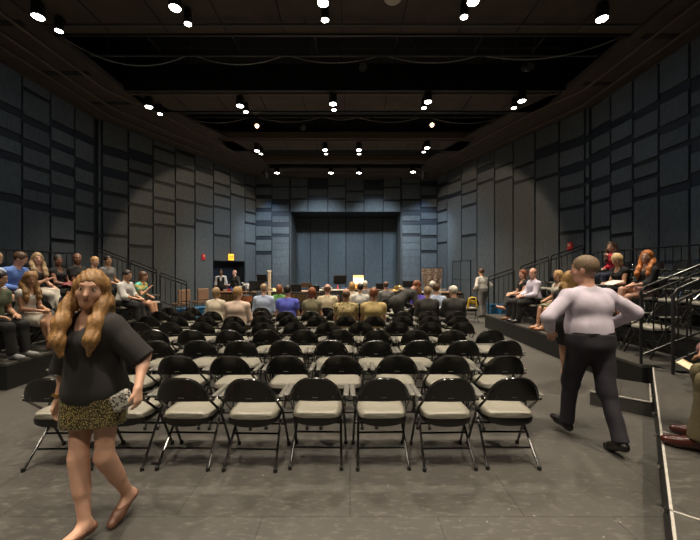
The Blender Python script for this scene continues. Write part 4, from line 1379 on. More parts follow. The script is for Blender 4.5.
    info = dict(t=t, WR=WR, WL=WL, ER=ER_, EL=EL_, hl=hl, HM=HM, hc=hc, nb=nb, up=up, fw=fw, rt=rt, chest=chest, KR=KR, KL=KL, AR=AR, AL=AL, pel=pel, s=s, tor=tor, hf=hf, hu=hu, hR=hR, h=h)
    return info


BLK = cloth('black', (.012, .011, .011)); CHAR = cloth('charcoal', (.028, .027, .028)); NAVY = cloth('navy', (.02, .025, .05)); WHITE = cloth('white', (.62, .60, .56))
CREAM = cloth('cream', (.66, .58, .44)); KHAKI = cloth('khaki', (.12, .10, .05)); LTBLUE = cloth('pale_blue', (.42, .50, .66)); BLUE = cloth('royal_blue', (.10, .12, .55)); RED = cloth('red', (.55, .03, .05))
LAV = cloth('lavender', (.60, .54, .64)); TAUPE = cloth('taupe', (.30, .27, .23)); GREEN = cloth('green', (.12, .30, .08)); OLIVE = cloth('olive', (.20, .18, .11)); STONE = cloth('stone', (.50, .46, .38))
PINKW = cloth('pale_pink', (.68, .52, .42)); MAUVE = cloth('mauve', (.26, .13, .13)); MIDBLUE = cloth('mid_blue', (.12, .22, .55)); SUIT = cloth('dark_suit', (.035, .034, .030)); GREYC = cloth('grey', (.16, .155, .15))
STRIPE = pattern_mat('striped_cream_shirt', (.34, .27, .14), (.72, .64, .46), 'wave', 14, axis='X', thresh=.35)
PATT = pattern_mat('patterned_yellow_shirt', (.16, .11, .04), (.58, .46, .22), 'noise', 34, thresh=.45)
YTAN = cloth('yellow_tan', (.56, .42, .18))
TURQ = pattern_mat('turquoise_yellow_print', (.03, .42, .38), (.62, .50, .12), 'noise', 9, thresh=.5)
SEQ = pattern_mat('gold_black_sequins', (.30, .24, .10), (.05, .042, .02), 'voronoi', 110, rough=.25, thresh=.42)
BROWNSHOE = mat('brown_shoe_leather', (.055, .014, .010), .22)
TANSKINSHOE = mat('tan_sandal', (.36, .17, .09), .5)
LB, RB = -PI / 2, PI / 2     # facing of the left and right banks


def xz(px, d): return (px - 350) / 350 * d

# --- the two walking figures in front
wm = person('long haired woman in black blouse and gold sequin skirt walking in the left foreground', (-1.70, 2.34, 0), PI - 0.20, False, 1.72, 'fair', ('long', 'honey'), ('loose', cloth('sheer_black', (.020, .018, .017))), ('shortskirt', SEQ),
            shoes=mat('nude_pump', (.17, .08, .05), .35), lean=3, side=1, head=(34, 2, -8), wr=(.28, .03, .81), wl=(-.40, .08, .98), handr=(.05, .05, -1), handl=(-.25, .25, -.85), ar=(-.05, .12, .10), al=(-.10, -.16, .14), wide=1.0, h=.008, female=True, fold=.004)
t = wm['t']
w_ = wm['WR']
MB().lathe([(.030, -.006), (.034, -.006), (.034, .006), (.030, .006)], 18, c=w_ + V3(0, 0, .045)).build('bracelet', mat('gold_metal', (.7, .45, .12), .25, 0, 5, 1.0), t, True)
c = wm['WL'] + V3(.085, .03, -.07)
Mx = Matrix.Translation(Vector(c)) @ Matrix.Rotation(.5, 4, 'Y')
bag = MB().box((-.075, -.022, -.055), (.075, .022, .055), M=Mx, bev=.015).build('clutch_bag', pattern_mat('beaded_black_white', (.02, .02, .02), (.45, .43, .38), 'voronoi', 60, thresh=.4), t)
bag.parent = None
bag.matrix_world = Matrix.Translation((-1.70, 2.34, 0)) @ Matrix.Rotation(PI - .20, 4, 'Z')
tag(bag, 'small beaded black and white clutch in the walking woman\'s hand', 'bag')

mnn = person('man in pale lavender shirt and dark trousers walking away on the right, in the foreground', (2.38, 3.46, 0), 0.10, False, 1.86, 'pink', ('short', 'sandy'), ('long', LAV), ('trousers', cloth('dark_slate', (.022, .020, .028))),
             lean=5, head=(42, 4, 0), wr=(.34, .16, 1.14), wl=(-.30, .18, 1.10), ar=(.08, -.26, .12), al=(-.08, .24, .09), h=.009, fold=.004, elbow_out=1.5, wide=1.25)
tt = mnn
solid('belt', [cap(tt['pel'] + V3(-.07, 0, .08), tt['pel'] + V3(.07, 0, .08),   .150, .150, .01), cap(tt['pel'], tt['chest'], .12, .12, .03)], .009, mat('black_belt_leather', (.008, .008, .008), .35), tt['t'], cuts=[(tt['pel'] + V3(0, 0, .115), (0, 0, 1)), (tt['pel'] + V3(0, 0, .075), (0, 0, -1))])
person('blond woman in dark dress half hidden behind the man in the lavender shirt', (3.36, 5.35, 0), -.5, False, 1.70, 'tan', ('long', 'blond'), ('short', BLK), ('dress', BLK), lean=2, al=(-.06, .18, .10), ar=(.06, -.16, .13), h=.013, female=True, shoes=TANSKINSHOE)

# --- right foreground, seated on the folded platform and mostly outside the frame
fdir = Vector((-0.7697, 0.6385)); rz_p = math.atan2(fdir.y, fdir.x) - PI / 2
def on_plat(px, py, d):  # world XY
    return Vector(((px - 350) / 350 * d, d))
m1 = on_plat(690, 0, 2.62) - fdir * .40
person('man in khaki trousers and polished brown shoes at the right edge of the picture', (m1.x + .16, m1.y - .03, .40), rz_p, True, 1.80, 'tan', ('short', 'brown'), ('long', GREYC), ('trousers', KHAKI), shoes=BROWNSHOE, wr=(.10, .36, .70), wl=(-.12, .40, .70), al=(-.14, .50, .085), ar=(.12, .44, .085), h=.010)
m2 = on_plat(708, 0, 3.72) - fdir * .36
person('person in mauve trousers sitting beyond the khaki trousers, at the right edge', (m2.x + .05, m2.y, .40), rz_p, True, 1.66, 'tan', ('bob', 'brown'), ('long', MAUVE), ('trousers', MAUVE), ar=(.10, .24, .085), al=(-.10, .24, .085), h=.012, female=True)
for (mx, lb) in ((m1 + Vector((.16, -.03)), 'folding chair under the man in khaki trousers'), (m2 + Vector((.05, 0)), 'folding chair under the person in mauve trousers')):
    q = mx - fdir * -.03
    place_chair((q.x, q.y, .40), rz_p, lb, 'folding chairs on the seating banks', True)
pg = at(689, 366, 2.95)
tag(MB().box((-.10, -.07, 0), (.10, .07, .004), M=Matrix.Translation(pg) @ Matrix.Rotation(.6, 4, 'Z') @ Matrix.Rotation(.45, 4, 'X')).build('concert_programme', pattern_mat('printed_programme', (.75, .66, .45), (.42, .26, .14), 'noise', 9, thresh=.62)), 'open pale printed programme held over the khaki trousers', 'booklet')

# --- left bank
BANKY = {}
def bank(side, tier, d, label, **kw):
    TT = TL if side == 'L' else TR
    a, b, z = TT[tier]
    X = (a - .60) if side == 'L' else (a + .60)
    BANKY.setdefault((side, tier), []).append(d)
    kw['dx'] = 0
    return person(label, (X + kw.pop('dx', 0), d, z), LB if side == 'L' else RB, True, **kw)
SE = .478
bank('L', 0, 5.32, 'young man in dark clothes at the near end of the bottom left tier', dx=.05, H=1.72, skin='tan', hair=('short', 'dark'), top=('short', cloth('olive_print', (.10, .12, .07))), bottom=('trousers', BLK), head=(15, 15, 0), lean=12, shoes=mat('grey_trainers', (.2, .2, .2), .6))
a = bank('L', 0, 5.90, 'woman with long brown hair in white sleeveless top and pale skirt, bottom left tier', dx=.02, H=1.66, skin='tan', hair=('long', 'honey'), top=('none', WHITE), bottom=('skirt', STONE), female=True, lean=10, head=(-30, 18, 0), al=(.12, .56, .24), ar=(.02, .46, .08), wr=(.06, .34, .66), wl=(-.02, .36, .68), shoes=TANSKINSHOE)
bank('L', 1, 6.10, 'grey haired man in light blue shirt leaning forward at the left edge', dx=.15, H=1.76, skin='fair', hair=('short', 'ash'), top=('long', LTBLUE), bottom=('trousers', NAVY), lean=24, head=(-10, 25, 0))
bank('L', 1, 6.62, 'man in mid blue shirt beside the light blue shirted man, head bowed', dx=.05, H=1.74, skin='pink', hair=('short', 'brown'), top=('long', MIDBLUE), bottom=('trousers', NAVY), lean=16, head=(20, 25, 0))
bank('L', 1, 7.15, 'blond woman in black top and pale trousers with crossed legs, middle left tier', H=1.70, skin='fair', hair=('long', 'ash'), top=('none', BLK), bottom=('trousers', STONE), female=True, lean=6, head=(-35, 4, 0), al=(.10, .62, .22), wr=(-.02, .26, .80), wl=(-.10, .32, .64))
b_ = bank('L', 1, 7.68, 'dark haired woman in black dress with a maroon bag on her lap', H=1.66, skin='brown', hair=('bun', 'dark'), top=('none', BLK), bottom=('dress', BLK), female=True, lean=4, head=(-30, 6, 0), wr=(.10, .36, .66), wl=(-.16, .30, .66))
mb = MB(); 
bq = TL[1]
tag(MB().ell((bq[0] - .56 + .24, 7.66, bq[2] + .475 + .20), (.10, .17, .055), 16).build('handbag', mat('maroon_leather', (.20, .02, .04), .45), smooth=True), 'maroon handbag on the lap of the woman in the black dress', 'bag')
bank('L', 1, 8.22, 'bald bearded man in black shirt on the middle left tier', H=1.80, skin='brown', hair=('balding', 'dark'), top=('short', BLK), bottom=('trousers', BLK), lean=4, head=(-40, 4, 0), wr=(.05, .34, .68))
bank('L', 1, 8.74, 'light haired person in dark top just left of the man nearest the railing', H=1.66, skin='fair', hair=('short', 'blond'), top=('short', CHAR), bottom=('trousers', BLK), lean=6, head=(-20, 10, 0))
bank('L', 1, 9.26, 'dark haired man in grey shirt highest beside the far left railing', H=1.76, skin='tan', hair=('short', 'dark'), top=('short', GREYC), bottom=('trousers', BLK), lean=4, head=(-35, 4, 0))
bank('L', 0, 8.45, 'dark haired person in white blouse and black trousers on the bottom left tier', dx=.06, H=1.72, skin='tan', hair=('short', 'dark'), top=('half', WHITE), bottom=('trousers', BLK), lean=10, head=(-15, 12, 0), al=(.0, .56, .085), ar=(.12, .50, .085), wr=(.12, .40, .66), wl=(-.08, .40, .66), shoes=TANSKINSHOE)
bank('L', 0, 9.05, 'woman in turquoise and yellow print top leaning on her hand, bottom left tier', dx=.06, H=1.64, skin='tan', hair=('bob', 'brown'), top=('short', TURQ), bottom=('shortskirt', BLK), female=True, lean=14, head=(10, 14, 0), wr=(.05, .34, .88), al=(-.04, .5, .085), ar=(.06, .5, .085))

# --- right bank
bank('R', 0, 9.35, 'woman in black top sitting cross legged at the far end of the right bank', H=1.68, skin='fair', hair=('bob', 'auburn'), top=('none', BLK), bottom=('trousers', CHAR), female=True, lean=2, head=(20, 4, 0), ar=(-.12, .60, .34), al=(-.06, .46, .08), wr=(.06, .32, .70), wl=(-.06, .34, .68), shoes=TANSKINSHOE)
bank('R', 0, 8.80, 'balding man in pale lilac shirt next to the woman in the black top', H=1.76, skin='pink', hair=('balding', 'brown'), top=('long', LAV), bottom=('trousers', BLK), lean=4, head=(35, 6, 0), wr=(.04, .36, .68), wl=(-.12, .34, .67))
bank('R', 0, 7.70, 'fair haired woman in sandals hidden behind the walking man', H=1.64, skin='tan', hair=('bob', 'blond'), top=('short', STONE), bottom=('skirt', OLIVE), female=True, lean=6, head=(15, 6, 0), shoes=TANSKINSHOE)
bank('R', 2, 8.55, 'dark haired woman in red cardigan resting her chin on her hand, top right tier', dx=-.1, H=1.68, skin='fair', hair=('long', 'brown'), top=('long', RED), bottom=('trousers', NAVY), female=True, lean=16, head=(25, 10, 0), wl=(-.13, .33, .98), wr=(.10, .26, .66))
bank('R', 1, 7.15, 'short haired blond woman in black top reading on the middle right tier', dx=-.06, H=1.68, skin='tan', hair=('bob', 'lightblond'), top=('none', BLK), bottom=('trousers', BLK), female=True, lean=12, head=(20, 30, 0), wr=(.06, .36, .70), wl=(-.06, .36, .70))
bank('R', 1, 6.55, 'woman with long curly red hair in dark top on the middle right tier', H=1.70, skin='fair', hair=('long', 'red'), top=('half', BLK), bottom=('shortskirt', MAUVE), female=True, lean=4, head=(30, 2, 0), wr=(.04, .34, .68), wl=(-.04, .36, .68), al=(.06, .5, .085), ar=(.10, .5, .2), shoes=TANSKINSHOE)
tag(MB().box((-.12, -.16, -.003), (.12, .16, .003), M=Matrix.Translation((TR[1][0] + .24, 6.98, TR[1][2] + .72)) @ Matrix.Rotation(-.35, 4, 'Y')).build('concert_programme', cloth('paper_white', (.7, .68, .62))), 'white programme held between the blond and red haired women on the right', 'booklet')

# --- seated audience on the floor, seen from behind
def floor_person(px, d, label, **kw):
    k = min(range(len(rows)), key=lambda i: abs(rows[i][2] - d)); d = rows[k][2]; px = min(rows[k][1], key=lambda q: abs(q - px))
    kw.setdefault('h', .014); kw.setdefault('face', False); kw.setdefault('lean', 4)
    return person(label, (xz(px, d), d + .14, 0), 0, True, **kw)
floor_person(216, 8.0, 'grey blond woman in cream blouse, leftmost of those seated on the floor', H=1.66, hair=('bob', 'ash'), top=('long', CREAM), bottom=('trousers', BLK), female=True, wide=1.1)
floor_person(234.5, 7.16, 'strawberry blond person in pale pink shirt seated left of centre', H=1.76, hair=('short', 'blond'), top=('long', PINKW), bottom=('trousers', KHAKI), head=(-25, 0, 0), wide=1.15)
floor_person(262, 8.55, 'man in pale blue shirt seated in front of the dark monitor', H=1.76, hair=('short', 'ash'), top=('long', LTBLUE), bottom=('trousers', KHAKI), wide=1.15, head=(-15, 5, 0))
floor_person(278, 9.35, 'red haired woman in green top beside the royal blue shirt', H=1.64, hair=('bob', 'auburn'), top=('short', GREEN), bottom=('trousers', BLK), female=True)
floor_person(288, 8.0, 'dark haired man in royal blue polo shirt seen from behind', H=1.76, hair=('short', 'dark'), top=('short', BLUE), bottom=('trousers', BLK), wide=1.1)
floor_person(309, 8.0, 'auburn haired woman in olive top seen from behind', H=1.66, hair=('bob', 'auburn'), top=('short', OLIVE), bottom=('trousers', BLK), female=True)
floor_person(325, 8.65, 'pink scalped man in cream striped shirt seen from behind', H=1.76, skin='pink', hair=('balding', 'brown'), top=('short', STRIPE), bottom=('trousers', KHAKI), wide=1.1)
floor_person(346.5, 7.2, 'bald man in yellow and brown patterned shirt seen from behind', H=1.70, skin='tan', hair=('balding', 'brown'), top=('short', PATT), bottom=('trousers', KHAKI), wide=1.15, lean=-2)
floor_person(374, 7.2, 'auburn haired man in plain yellow tan shirt seen from behind', H=1.72, hair=('short', 'auburn'), top=('short', YTAN), bottom=('trousers', KHAKI), wide=1.2, lean=-2)
floor_person(360.5, 9.4, 'dark haired person in white shirt between the two yellow shirts', H=1.72, hair=('short', 'dark'), top=('long', WHITE), bottom=('trousers', BLK))
floor_person(352, 10.3, 'honey blond person farther forward, just left of the white shirt', H=1.74, hair=('bob', 'blond'), top=('short', CREAM), bottom=('trousers', BLK))
floor_person(365.5, 11.2, 'white haired person farthest forward, right of the honey blond head', H=1.76, hair=('short', 'white'), top=('long', GREYC), bottom=('trousers', BLK))
floor_person(387.5, 10.9, 'dark haired person in grey jacket far forward, left of the bending man', H=1.70, hair=('short', 'brown'), top=('long', GREYC), bottom=('trousers', BLK))
floor_person(428, 7.95, 'light brown haired man in dark suit jacket seen from behind', H=1.70, hair=('short', 'ash'), top=('long', SUIT), bottom=('trousers', BLK), wide=1.2, jacket=WHITE, lean=0)
floor_person(438, 8.85, 'brown haired man in light blue shirt between the two dark suits', H=1.78, hair=('short', 'brown'), top=('long', LTBLUE), bottom=('trousers', BLK), wide=1.05)
floor_person(457, 7.95, 'white haired man in charcoal suit jacket seen from behind', H=1.74, hair=('short', 'white'), top=('long', SUIT), bottom=('trousers', BLK), wide=1.15, jacket=WHITE, head=(25, 10, 0), lean=2)
floor_person(434, 10.2, 'white haired person farther forward than the light blue shirt', H=1.80, hair=('short', 'white'), top=('long', GREYC), bottom=('trousers', BLK))
floor_person(420, 9.4, 'person in violet blue top that the suited man bends towards', H=1.60, hair=('bob', 'honey'), top=('long', cloth('violet', (.12, .08, .5))), bottom=('trousers', BLK), female=True)
# bending man
person('man in dark grey suit bending over to talk to the front rows', (xz(396, 8.7), 8.62, 0), -1.15, False, 1.84, 'pink', ('short', 'auburn'), ('long', SUIT), ('trousers', SUIT), lean=60, head=(-10, 44, 0), wr=(.16, .60, .76), wl=(-.14, .58, .78), h=.013, jacket=WHITE, stand_z=.92)
# standing man in white shirt at the right rail
person('man in white shirt and grey trousers standing in the right aisle', (xz(483, 12.7), 12.7, 0), .35, False, 1.78, 'tan', ('short', 'brown'), ('long', WHITE), ('trousers', GREYC), h=.014, face=False, wr=(.24, .12, 1.0), wl=(-.22, .2, 1.0), ar=(.12, .06, .08), al=(-.12, -.1, .09))
# two ushers in the doorway
v = person('person in white shirt and black waistcoat standing in the far left doorway', (xz(221, 16.2), 16.2, 0), PI + .3, False, 1.76, 'brown', ('short', 'dark'), ('long', WHITE), ('trousers', BLK), h=.014)
solid('waistcoat', infl(v['tor'], .030), .014, BLK, v['t'], cuts=[(v['nb'] - V3(0, 0, .05), (0, 0, 1)), (v['chest'] + V3(.155, 0, 0), (1, 0, 0)), (v['chest'] - V3(.155, 0, 0), (-1, 0, 0))], post=[ell(v['nb'] + v['fw'] * .15 - V3(0, 0, .10), (.045, .09, .17))])
person('grey haired man in dark suit standing right of the waistcoated person', (xz(236, 16.3), 16.3, 0), PI - .5, False, 1.72, 'pink', ('balding', 'grey'), ('long', SUIT), ('trousers', SUIT), h=.014, jacket=WHITE, wr=(.18, .24, 1.05))

# chairs on the banks: one under each sitter, the rest filling the tiers
TIERN = ['bottom', 'middle', 'top']
for side, TT, sgn in (('left', TL, 1), ('right', TR, -1)):
    for k, (a, b, z) in enumerate(TT):
        X = a - sgn * .60
        ys = sorted(BANKY.get(('L' if sgn > 0 else 'R', k), []))
        y0 = [5.32, 5.52, 6.9][k] if sgn > 0 else [5.36, 5.38, 5.9][k]
        pts_ = []
        y = y0
        for q in ys + [10.75]:
            n = int((q - .02 - y) / .56 + .04)
            gap = (q - y) / max(n, 1) if q < 10.7 else .57
            pts_ += [y + min(gap, .60) * i for i in range(n)] if q - y > .5 else []
            if q < 10.7: pts_.append(q)
            y = q + .55
        last = -9; i = 0
        for y in sorted(pts_):
            if y - last < .5 or y > 10.1: continue
            last = y
            place_chair((X, y, z), -PI / 2 if sgn > 0 else PI / 2, 'folding chair on the %s tier of the %s bank, %s from the near end' % (TIERN[k], side, ORD[i]), 'folding chairs on the seating banks', True)
            i += 1

# ------------------------------------------------------------------ the playing area: tables, stands and instruments
M_STAND = mat('matt_black_stand', (.012, .012, .012), .5)
M_TOPW = mat('pale_table_top', (.55, .50, .42), .5)
M_TOPB = mat('brown_table_top', (.16, .09, .05), .5)


def table(x0, x1, y, z, label, m=M_TOPW, depth=.6, cloth_m=None):
    t = thing('long_table', label, 'table', ((x0 + x1) / 2, y, 0), 0, 'tables across the playing area')
    w = (x1 - x0) / 2
    MB().box((-w, -depth / 2, z - .03), (w, depth / 2, z), bev=.006).build('table_top', m, t)
    for sx in (-1, 1):
        for sy in (-1, 1):
            MB().tube([(sx * (w - .08), sy * (depth / 2 - .06), z - .03), (sx * (w - .08), sy * (depth / 2 - .06), 0)], .015, 8).build('leg', M_STAND, t, True)
    if cloth_m:
        mb = MB(); n = int(w * 2 / .05); vs = []; 
        for i in range(n + 1):
            x = -w + 2 * w * i / n; yy = -depth / 2 - .01 + .012 * math.sin(i * 1.9)
            vs += [(x, yy, z - .028), (x, yy - .01, .1)]
        fs = [(2 * i, 2 * i + 1, 2 * i + 3, 2 * i + 2) for i in range(n)]
        vb = [(a, b + .012, c) for a, b, c in vs]; N = len(vs)
        fs += [(N + 2 * i, N + 2 * i + 2, N + 2 * i + 3, N + 2 * i + 1) for i in range(n)]
        fs += [(2 * i, 2 * i + 2, N + 2 * i + 2, N + 2 * i) for i in range(n)] + [(2 * i + 1, N + 2 * i + 1, N + 2 * i + 3, 2 * i + 3) for i in range(n)]
        mb.add(vs + vb, fs).build('table_skirt', cloth_m, t, True)
    return t


table(-5.7, -4.0, 15.2, .78, 'brown topped table in front of the doorway ushers', M_TOPB, cloth_m=BLK)
table(-3.9, -1.9, 15.6, .80, 'table with pale top left of centre on the playing area', M_TOPW, cloth_m=BLK)
table(-1.7, .05, 15.0, .88, 'pale topped table under the black music desk', M_TOPW, cloth_m=BLK)
table(.15, 2.6, 15.8, .86, 'table carrying the lit orange screen', M_TOPB, cloth_m=BLK)
table(2.9, 4.4, 14.6, .82, 'pale topped table in front of the draped hanging', M_TOPW, cloth_m=BLK)


def music_stand(px, py, d, label, w=.5, hgt=.34, tilt=.35, m=M_STAND):
    p = at(px, py, d)
    t = thing('music_stand', label, 'music stand', (p.x, p.y, 0), random.uniform(-.25, .25), 'music stands on the playing area')
    R = Matrix.Translation((0, 0, p.z)) @ Matrix.Rotation(tilt, 4, 'X')
    MB().box((-w / 2, -.006, -hgt / 2), (w / 2, .006, hgt / 2), M=R, bev=.003).box((-w / 2, -.05, -hgt / 2), (w / 2, .0, -hgt / 2 + .008), M=R).build('desk', m, t)
    MB().tube([(0, .02, p.z - .05), (0, .02, .18)], .012, 8).build('pole', M_STAND, t, True)
    for k in range(3):
        a = k * 2 * PI / 3 + .4
        MB().tube([(0, .02, .3), (.28 * math.cos(a), .02 + .28 * math.sin(a), .01)], .009, 6).build('leg', M_STAND, t, True)
    return t


music_stand(340, 279.5, 13.9, 'large black music stand desk left of the lit orange screen', .52, .36)
music_stand(262, 278, 14.2, 'black music stand left of the tall cream post', .42, .30)
music_stand(257, 285.5, 13.0, 'wide black music stand behind the pale blue shirt', .62, .36)
music_stand(296, 288, 13.0, 'low black music stand above the royal blue polo shirt', .40, .28)
music_stand(306.5, 285, 14.2, 'brownish music stand above the auburn haired woman', .44, .20, m=mat('brown_board', (.10, .075, .05), .6))
music_stand(314, 288.5, 13.0, 'low black music stand right of the brownish one', .40, .24)
music_stand(381.5, 286, 13.8, 'black music stand right of the lit orange screen', .44, .24)
music_stand(408, 284, 13.6, 'black music stand behind the bending man', .42, .26)
music_stand(383, 297, 11.9, 'low black music stand in front of the small percussion table', .42, .24)

# lit screen
p = at(358.3, 288, 15.8)
t = thing('display_screen', 'bright white and orange screen standing on the middle table', 'screen', (p.x, p.y - .1, .86))
MB().box((-.25, -.01, .03), (.25, .03, .64), bev=.01).build('screen_case', M_STAND, t)
def screen_mat():
    m = bpy.data.materials.new('lit_orange_white_picture'); tr, b = nt(m)
    tc = tr.nodes.new('ShaderNodeTexCoord'); sp = tr.nodes.new('ShaderNodeSeparateXYZ'); tr.links.new(tc.outputs['Object'], sp.inputs[0])
    n = tr.nodes.new('ShaderNodeTexNoise'); n.inputs['Scale'].default_value = 5; tr.links.new(tc.outputs['Object'], n.inputs['Vector'])
    ad = tr.nodes.new('ShaderNodeMath'); ad.operation = 'MULTIPLY_ADD'; tr.links.new(n.outputs['Fac'], ad.inputs[0]); ad.inputs[1].default_value = .12; tr.links.new(sp.outputs['Z'], ad.inputs[2])
    cr = tr.nodes.new('ShaderNodeValToRGB'); e = cr.color_ramp.elements
    e[0].position = .10; e[0].color = (.9, .28, .02, 1); e[1].position = .62; e[1].color = (1, .62, .18, 1)
    for pos, c in ((.27, (.85, .25, .02, 1)), (.31, (1, .80, .45, 1)), (.50, (1, .92, .72, 1))):
        x = e.new(pos); x.color = c
    tr.links.new(ad.outputs[0], cr.inputs[0]); tr.links.new(cr.outputs[0], b.inputs['Emission Color']); b.inputs['Emission Strength'].default_value = 1.5
    b.inputs['Base Color'].default_value = (.1, .1, .1, 1)
    return m
MB().box((-.235, -.016, .045), (.235, -.011, .625)).build('screen_picture', screen_mat(), t)
MB().box((-.15, -.06, 0), (.15, .10, .02), bev=.005).box((-.03, -.0, .01), (.03, .04, .06)).build('screen_foot', M_STAND, t)

# tall cream post with cap
p = at(269.5, 290, 14.6)
t = thing('cream_post', 'tall narrow cream coloured post on a base, behind the pale blue shirt', 'post', (p.x, p.y, 0))
MB().box((-.055, -.05, .04), (.055, .05, 1.62), bev=.01).build('shaft', mat('cream_paint', (.62, .50, .34), .5), t)
MB().box((-.17, -.17, 0), (.17, .17, .04), bev=.01).build('base', M_STAND, t)
MB().box((-.085, -.06, 1.62), (.075, .06, 1.70), bev=.02).build('cap', mat('cream_cap', (.68, .60, .46), .5), t)

# white bouquets
def bouquet(px, py, d, label, seed):
    rr = random.Random(seed); p = at(px, py, d)
    zt = p.z
    t = thing('flower_arrangement', label, 'flowers', (p.x, p.y, .78), 0, None)
    MB().lathe([(.05, 0), (.07, .02), (.09, .14), (.06, .24), (.07, .26)], 16).build('vase', mat('dark_vase', (.03, .025, .02), .3), t, True)
    mb = MB(); st = MB()
    for k in range(16):
        a = rr.uniform(0, 2 * PI); r = rr.uniform(.02, .19); z = zt - .78 + rr.uniform(-.10, .12) - r * .3
        c = (r * math.cos(a), r * math.sin(a), z)
        for q in range(5):
            b = q * 2 * PI / 5
            mb.ell((c[0] + .026 * math.cos(b), c[1] + .02 * math.sin(b), c[2] + .008 * math.sin(3 * b)), (.026, .022, .014), 8)
        mb.ell(c, (.018, .018, .018), 8)
        st.tube([(0, 0, .22), (c[0] * .5, c[1] * .5, .30 + (z - .3) * .4), c], .004, 4)
    mb.build('white_blossoms', mat('white_petals', (.78, .76, .72), .7), t, True)
    st.build('stems', mat('green_stem', (.05, .10, .03), .7), t)
bouquet(243.5, 285, 15.1, 'white flowers in a dark vase, nearest the suited usher', 1)
bouquet(250.5, 285.5, 15.1, 'white flowers in a dark vase, right of the first bouquet', 2)

# draped brown hanging on a stand
p = at(432, 268, 15.9)
t = thing('draped_hanging', 'brown patterned cloth hanging from a crossbar in front of the far wall', 'hanging', (p.x, p.y, 0), 0)
zt = p.z
mb = MB(); nu, nv = 24, 16; vs = []
for off in (0, .008):
    for j in range(nv + 1):
        v = j / nv; hw_ = .48 - .17 * v ** 1.4
        for i in range(nu + 1):
            u_ = -1 + 2 * i / nu
            vs.append((u_ * hw_, .03 * math.sin(u_ * 9 + v) * (.3 + v) + off, zt - 1.25 * v - .03 * (1 - u_ * u_) * (1 - v) - .05 * abs(u_) * v))
fs = []; W_ = nu + 1; L_ = W_ * (nv + 1)
for j in range(nv):
    for i in range(nu):
        a = j * W_ + i; fs.append((a, a + 1, a + W_ + 1, a + W_)); fs.append((L_ + a, L_ + a + W_, L_ + a + W_ + 1, L_ + a + 1))
for i in range(nu):
    fs.append((i, L_ + i, L_ + i + 1, i + 1)); a = nv * W_ + i; fs.append((a, a + 1, L_ + a + 1, L_ + a))
for j in range(nv):
    a = j * W_; fs.append((a, a + W_, L_ + a + W_, L_ + a)); a += nu; fs.append((a, L_ + a, L_ + a + W_, a + W_))
mb.add(vs, fs).build('cloth', pattern_mat('brown_patterned_cloth', (.10, .065, .045), (.24, .17, .12), 'noise', 11, thresh=.5), t, True)
MB().tube([(-.5, 0, zt + .01), (.5, 0, zt + .01)], .014, 8).build('crossbar', M_STAND, t, True)
for s in (-1, 1):
    MB().tube([(s * .5, 0, zt + .02), (s * .5, 0, .02)], .014, 8).tube([(s * .5, -.3, .015), (s * .5, .3, .015)], .014, 8).build('upright', M_STAND, t, True)

# drums, cymbals, keyboard and small items on the tables
M_BRASS = mat('brass', (.62, .42, .16), .28, .05, 20, 1.0); M_WOOD = mat('reddish_wood', (.20, .07, .03), .4); M_WHITEP = mat('white_skin_head', (.62, .58, .50), .5)


def drum(x, y, r, z0, z1, label, m=M_WOOD):
    t = thing('drum', label, 'drum', (x, y, 0), 0, 'drums on the playing area')
    MB().lathe([(r * .9, z0), (r, z0 + .02), (r, z1 - .02), (r * 1.0, z1 - .012)], 24).build('shell', m, t, True)
    MB().lathe([(0.001, z1 - .012), (r * .99, z1 - .012), (r * .97, z1), (0.001, z1 + .002)], 24).build('drum_head', M_WHITEP, t, True)
    MB().lathe([(r * 1.0, z1 - .02), (r * 1.04, z1 - .02), (r * 1.04, z1 + .006), (r * 1.0, z1 + .006)], 24).build('hoop', M_CHROME, t, True)
    for k in range(3):
        a = k * 2 * PI / 3 + .5
        MB().tube([(r * .8 * math.cos(a), r * .8 * math.sin(a), z0 + .02), (r * 1.15 * math.cos(a), r * 1.15 * math.sin(a), .01)], .012, 6).build('leg', M_CHROME, t, True)


def cymbal(px, py, d, r, label):
    p = at(px, py, d)
    t = thing('cymbal', label, 'cymbal', (p.x, p.y, 0), 0, 'cymbals on stands')
    M = Matrix.Rotation(.16, 4, 'X')
    MB().lathe([(.012, .035), (.04, .03), (.06, .012), (r, -.012), (r, -.015), (.05, .006), (.01, .02)], 28, c=(0, 0, p.z), M=M).build('cymbal_disc', M_BRASS, t, True)
    MB().tube([(0, 0, p.z + .05), (0, 0, .25)], .011, 8).build('pole', M_CHROME, t, True)
    for k in range(3):
        a = k * 2 * PI / 3
        MB().tube([(0, 0, .35), (.27 * math.cos(a), .27 * math.sin(a), .01)], .008, 6).build('leg', M_CHROME, t, True)


cymbal(394, 290, 13.4, .20, 'brass cymbal on a stand left of the bending man')
cymbal(399, 286, 14.6, .22, 'higher brass cymbal just behind the bending man')
cymbal(327, 289, 13.6, .20, 'brass cymbal on a stand above the striped shirt')
cymbal(274, 289, 13.3, .20, 'brass cymbal between cream post and low music stand')
drum(xz(391, 12.6), 12.6, .19, .45, .80, 'reddish drum on legs left of the bending man')
drum(xz(377, 13.0), 13.0, .22, .40, .82, 'reddish drum right of the white haired person')
drum(xz(333, 12.6), 12.6, .24, .35, .80, 'larger reddish drum above the bald man')
drum(xz(246, 12.8), 12.8, .22, .40, .80, 'reddish drum in front of the flower vases')
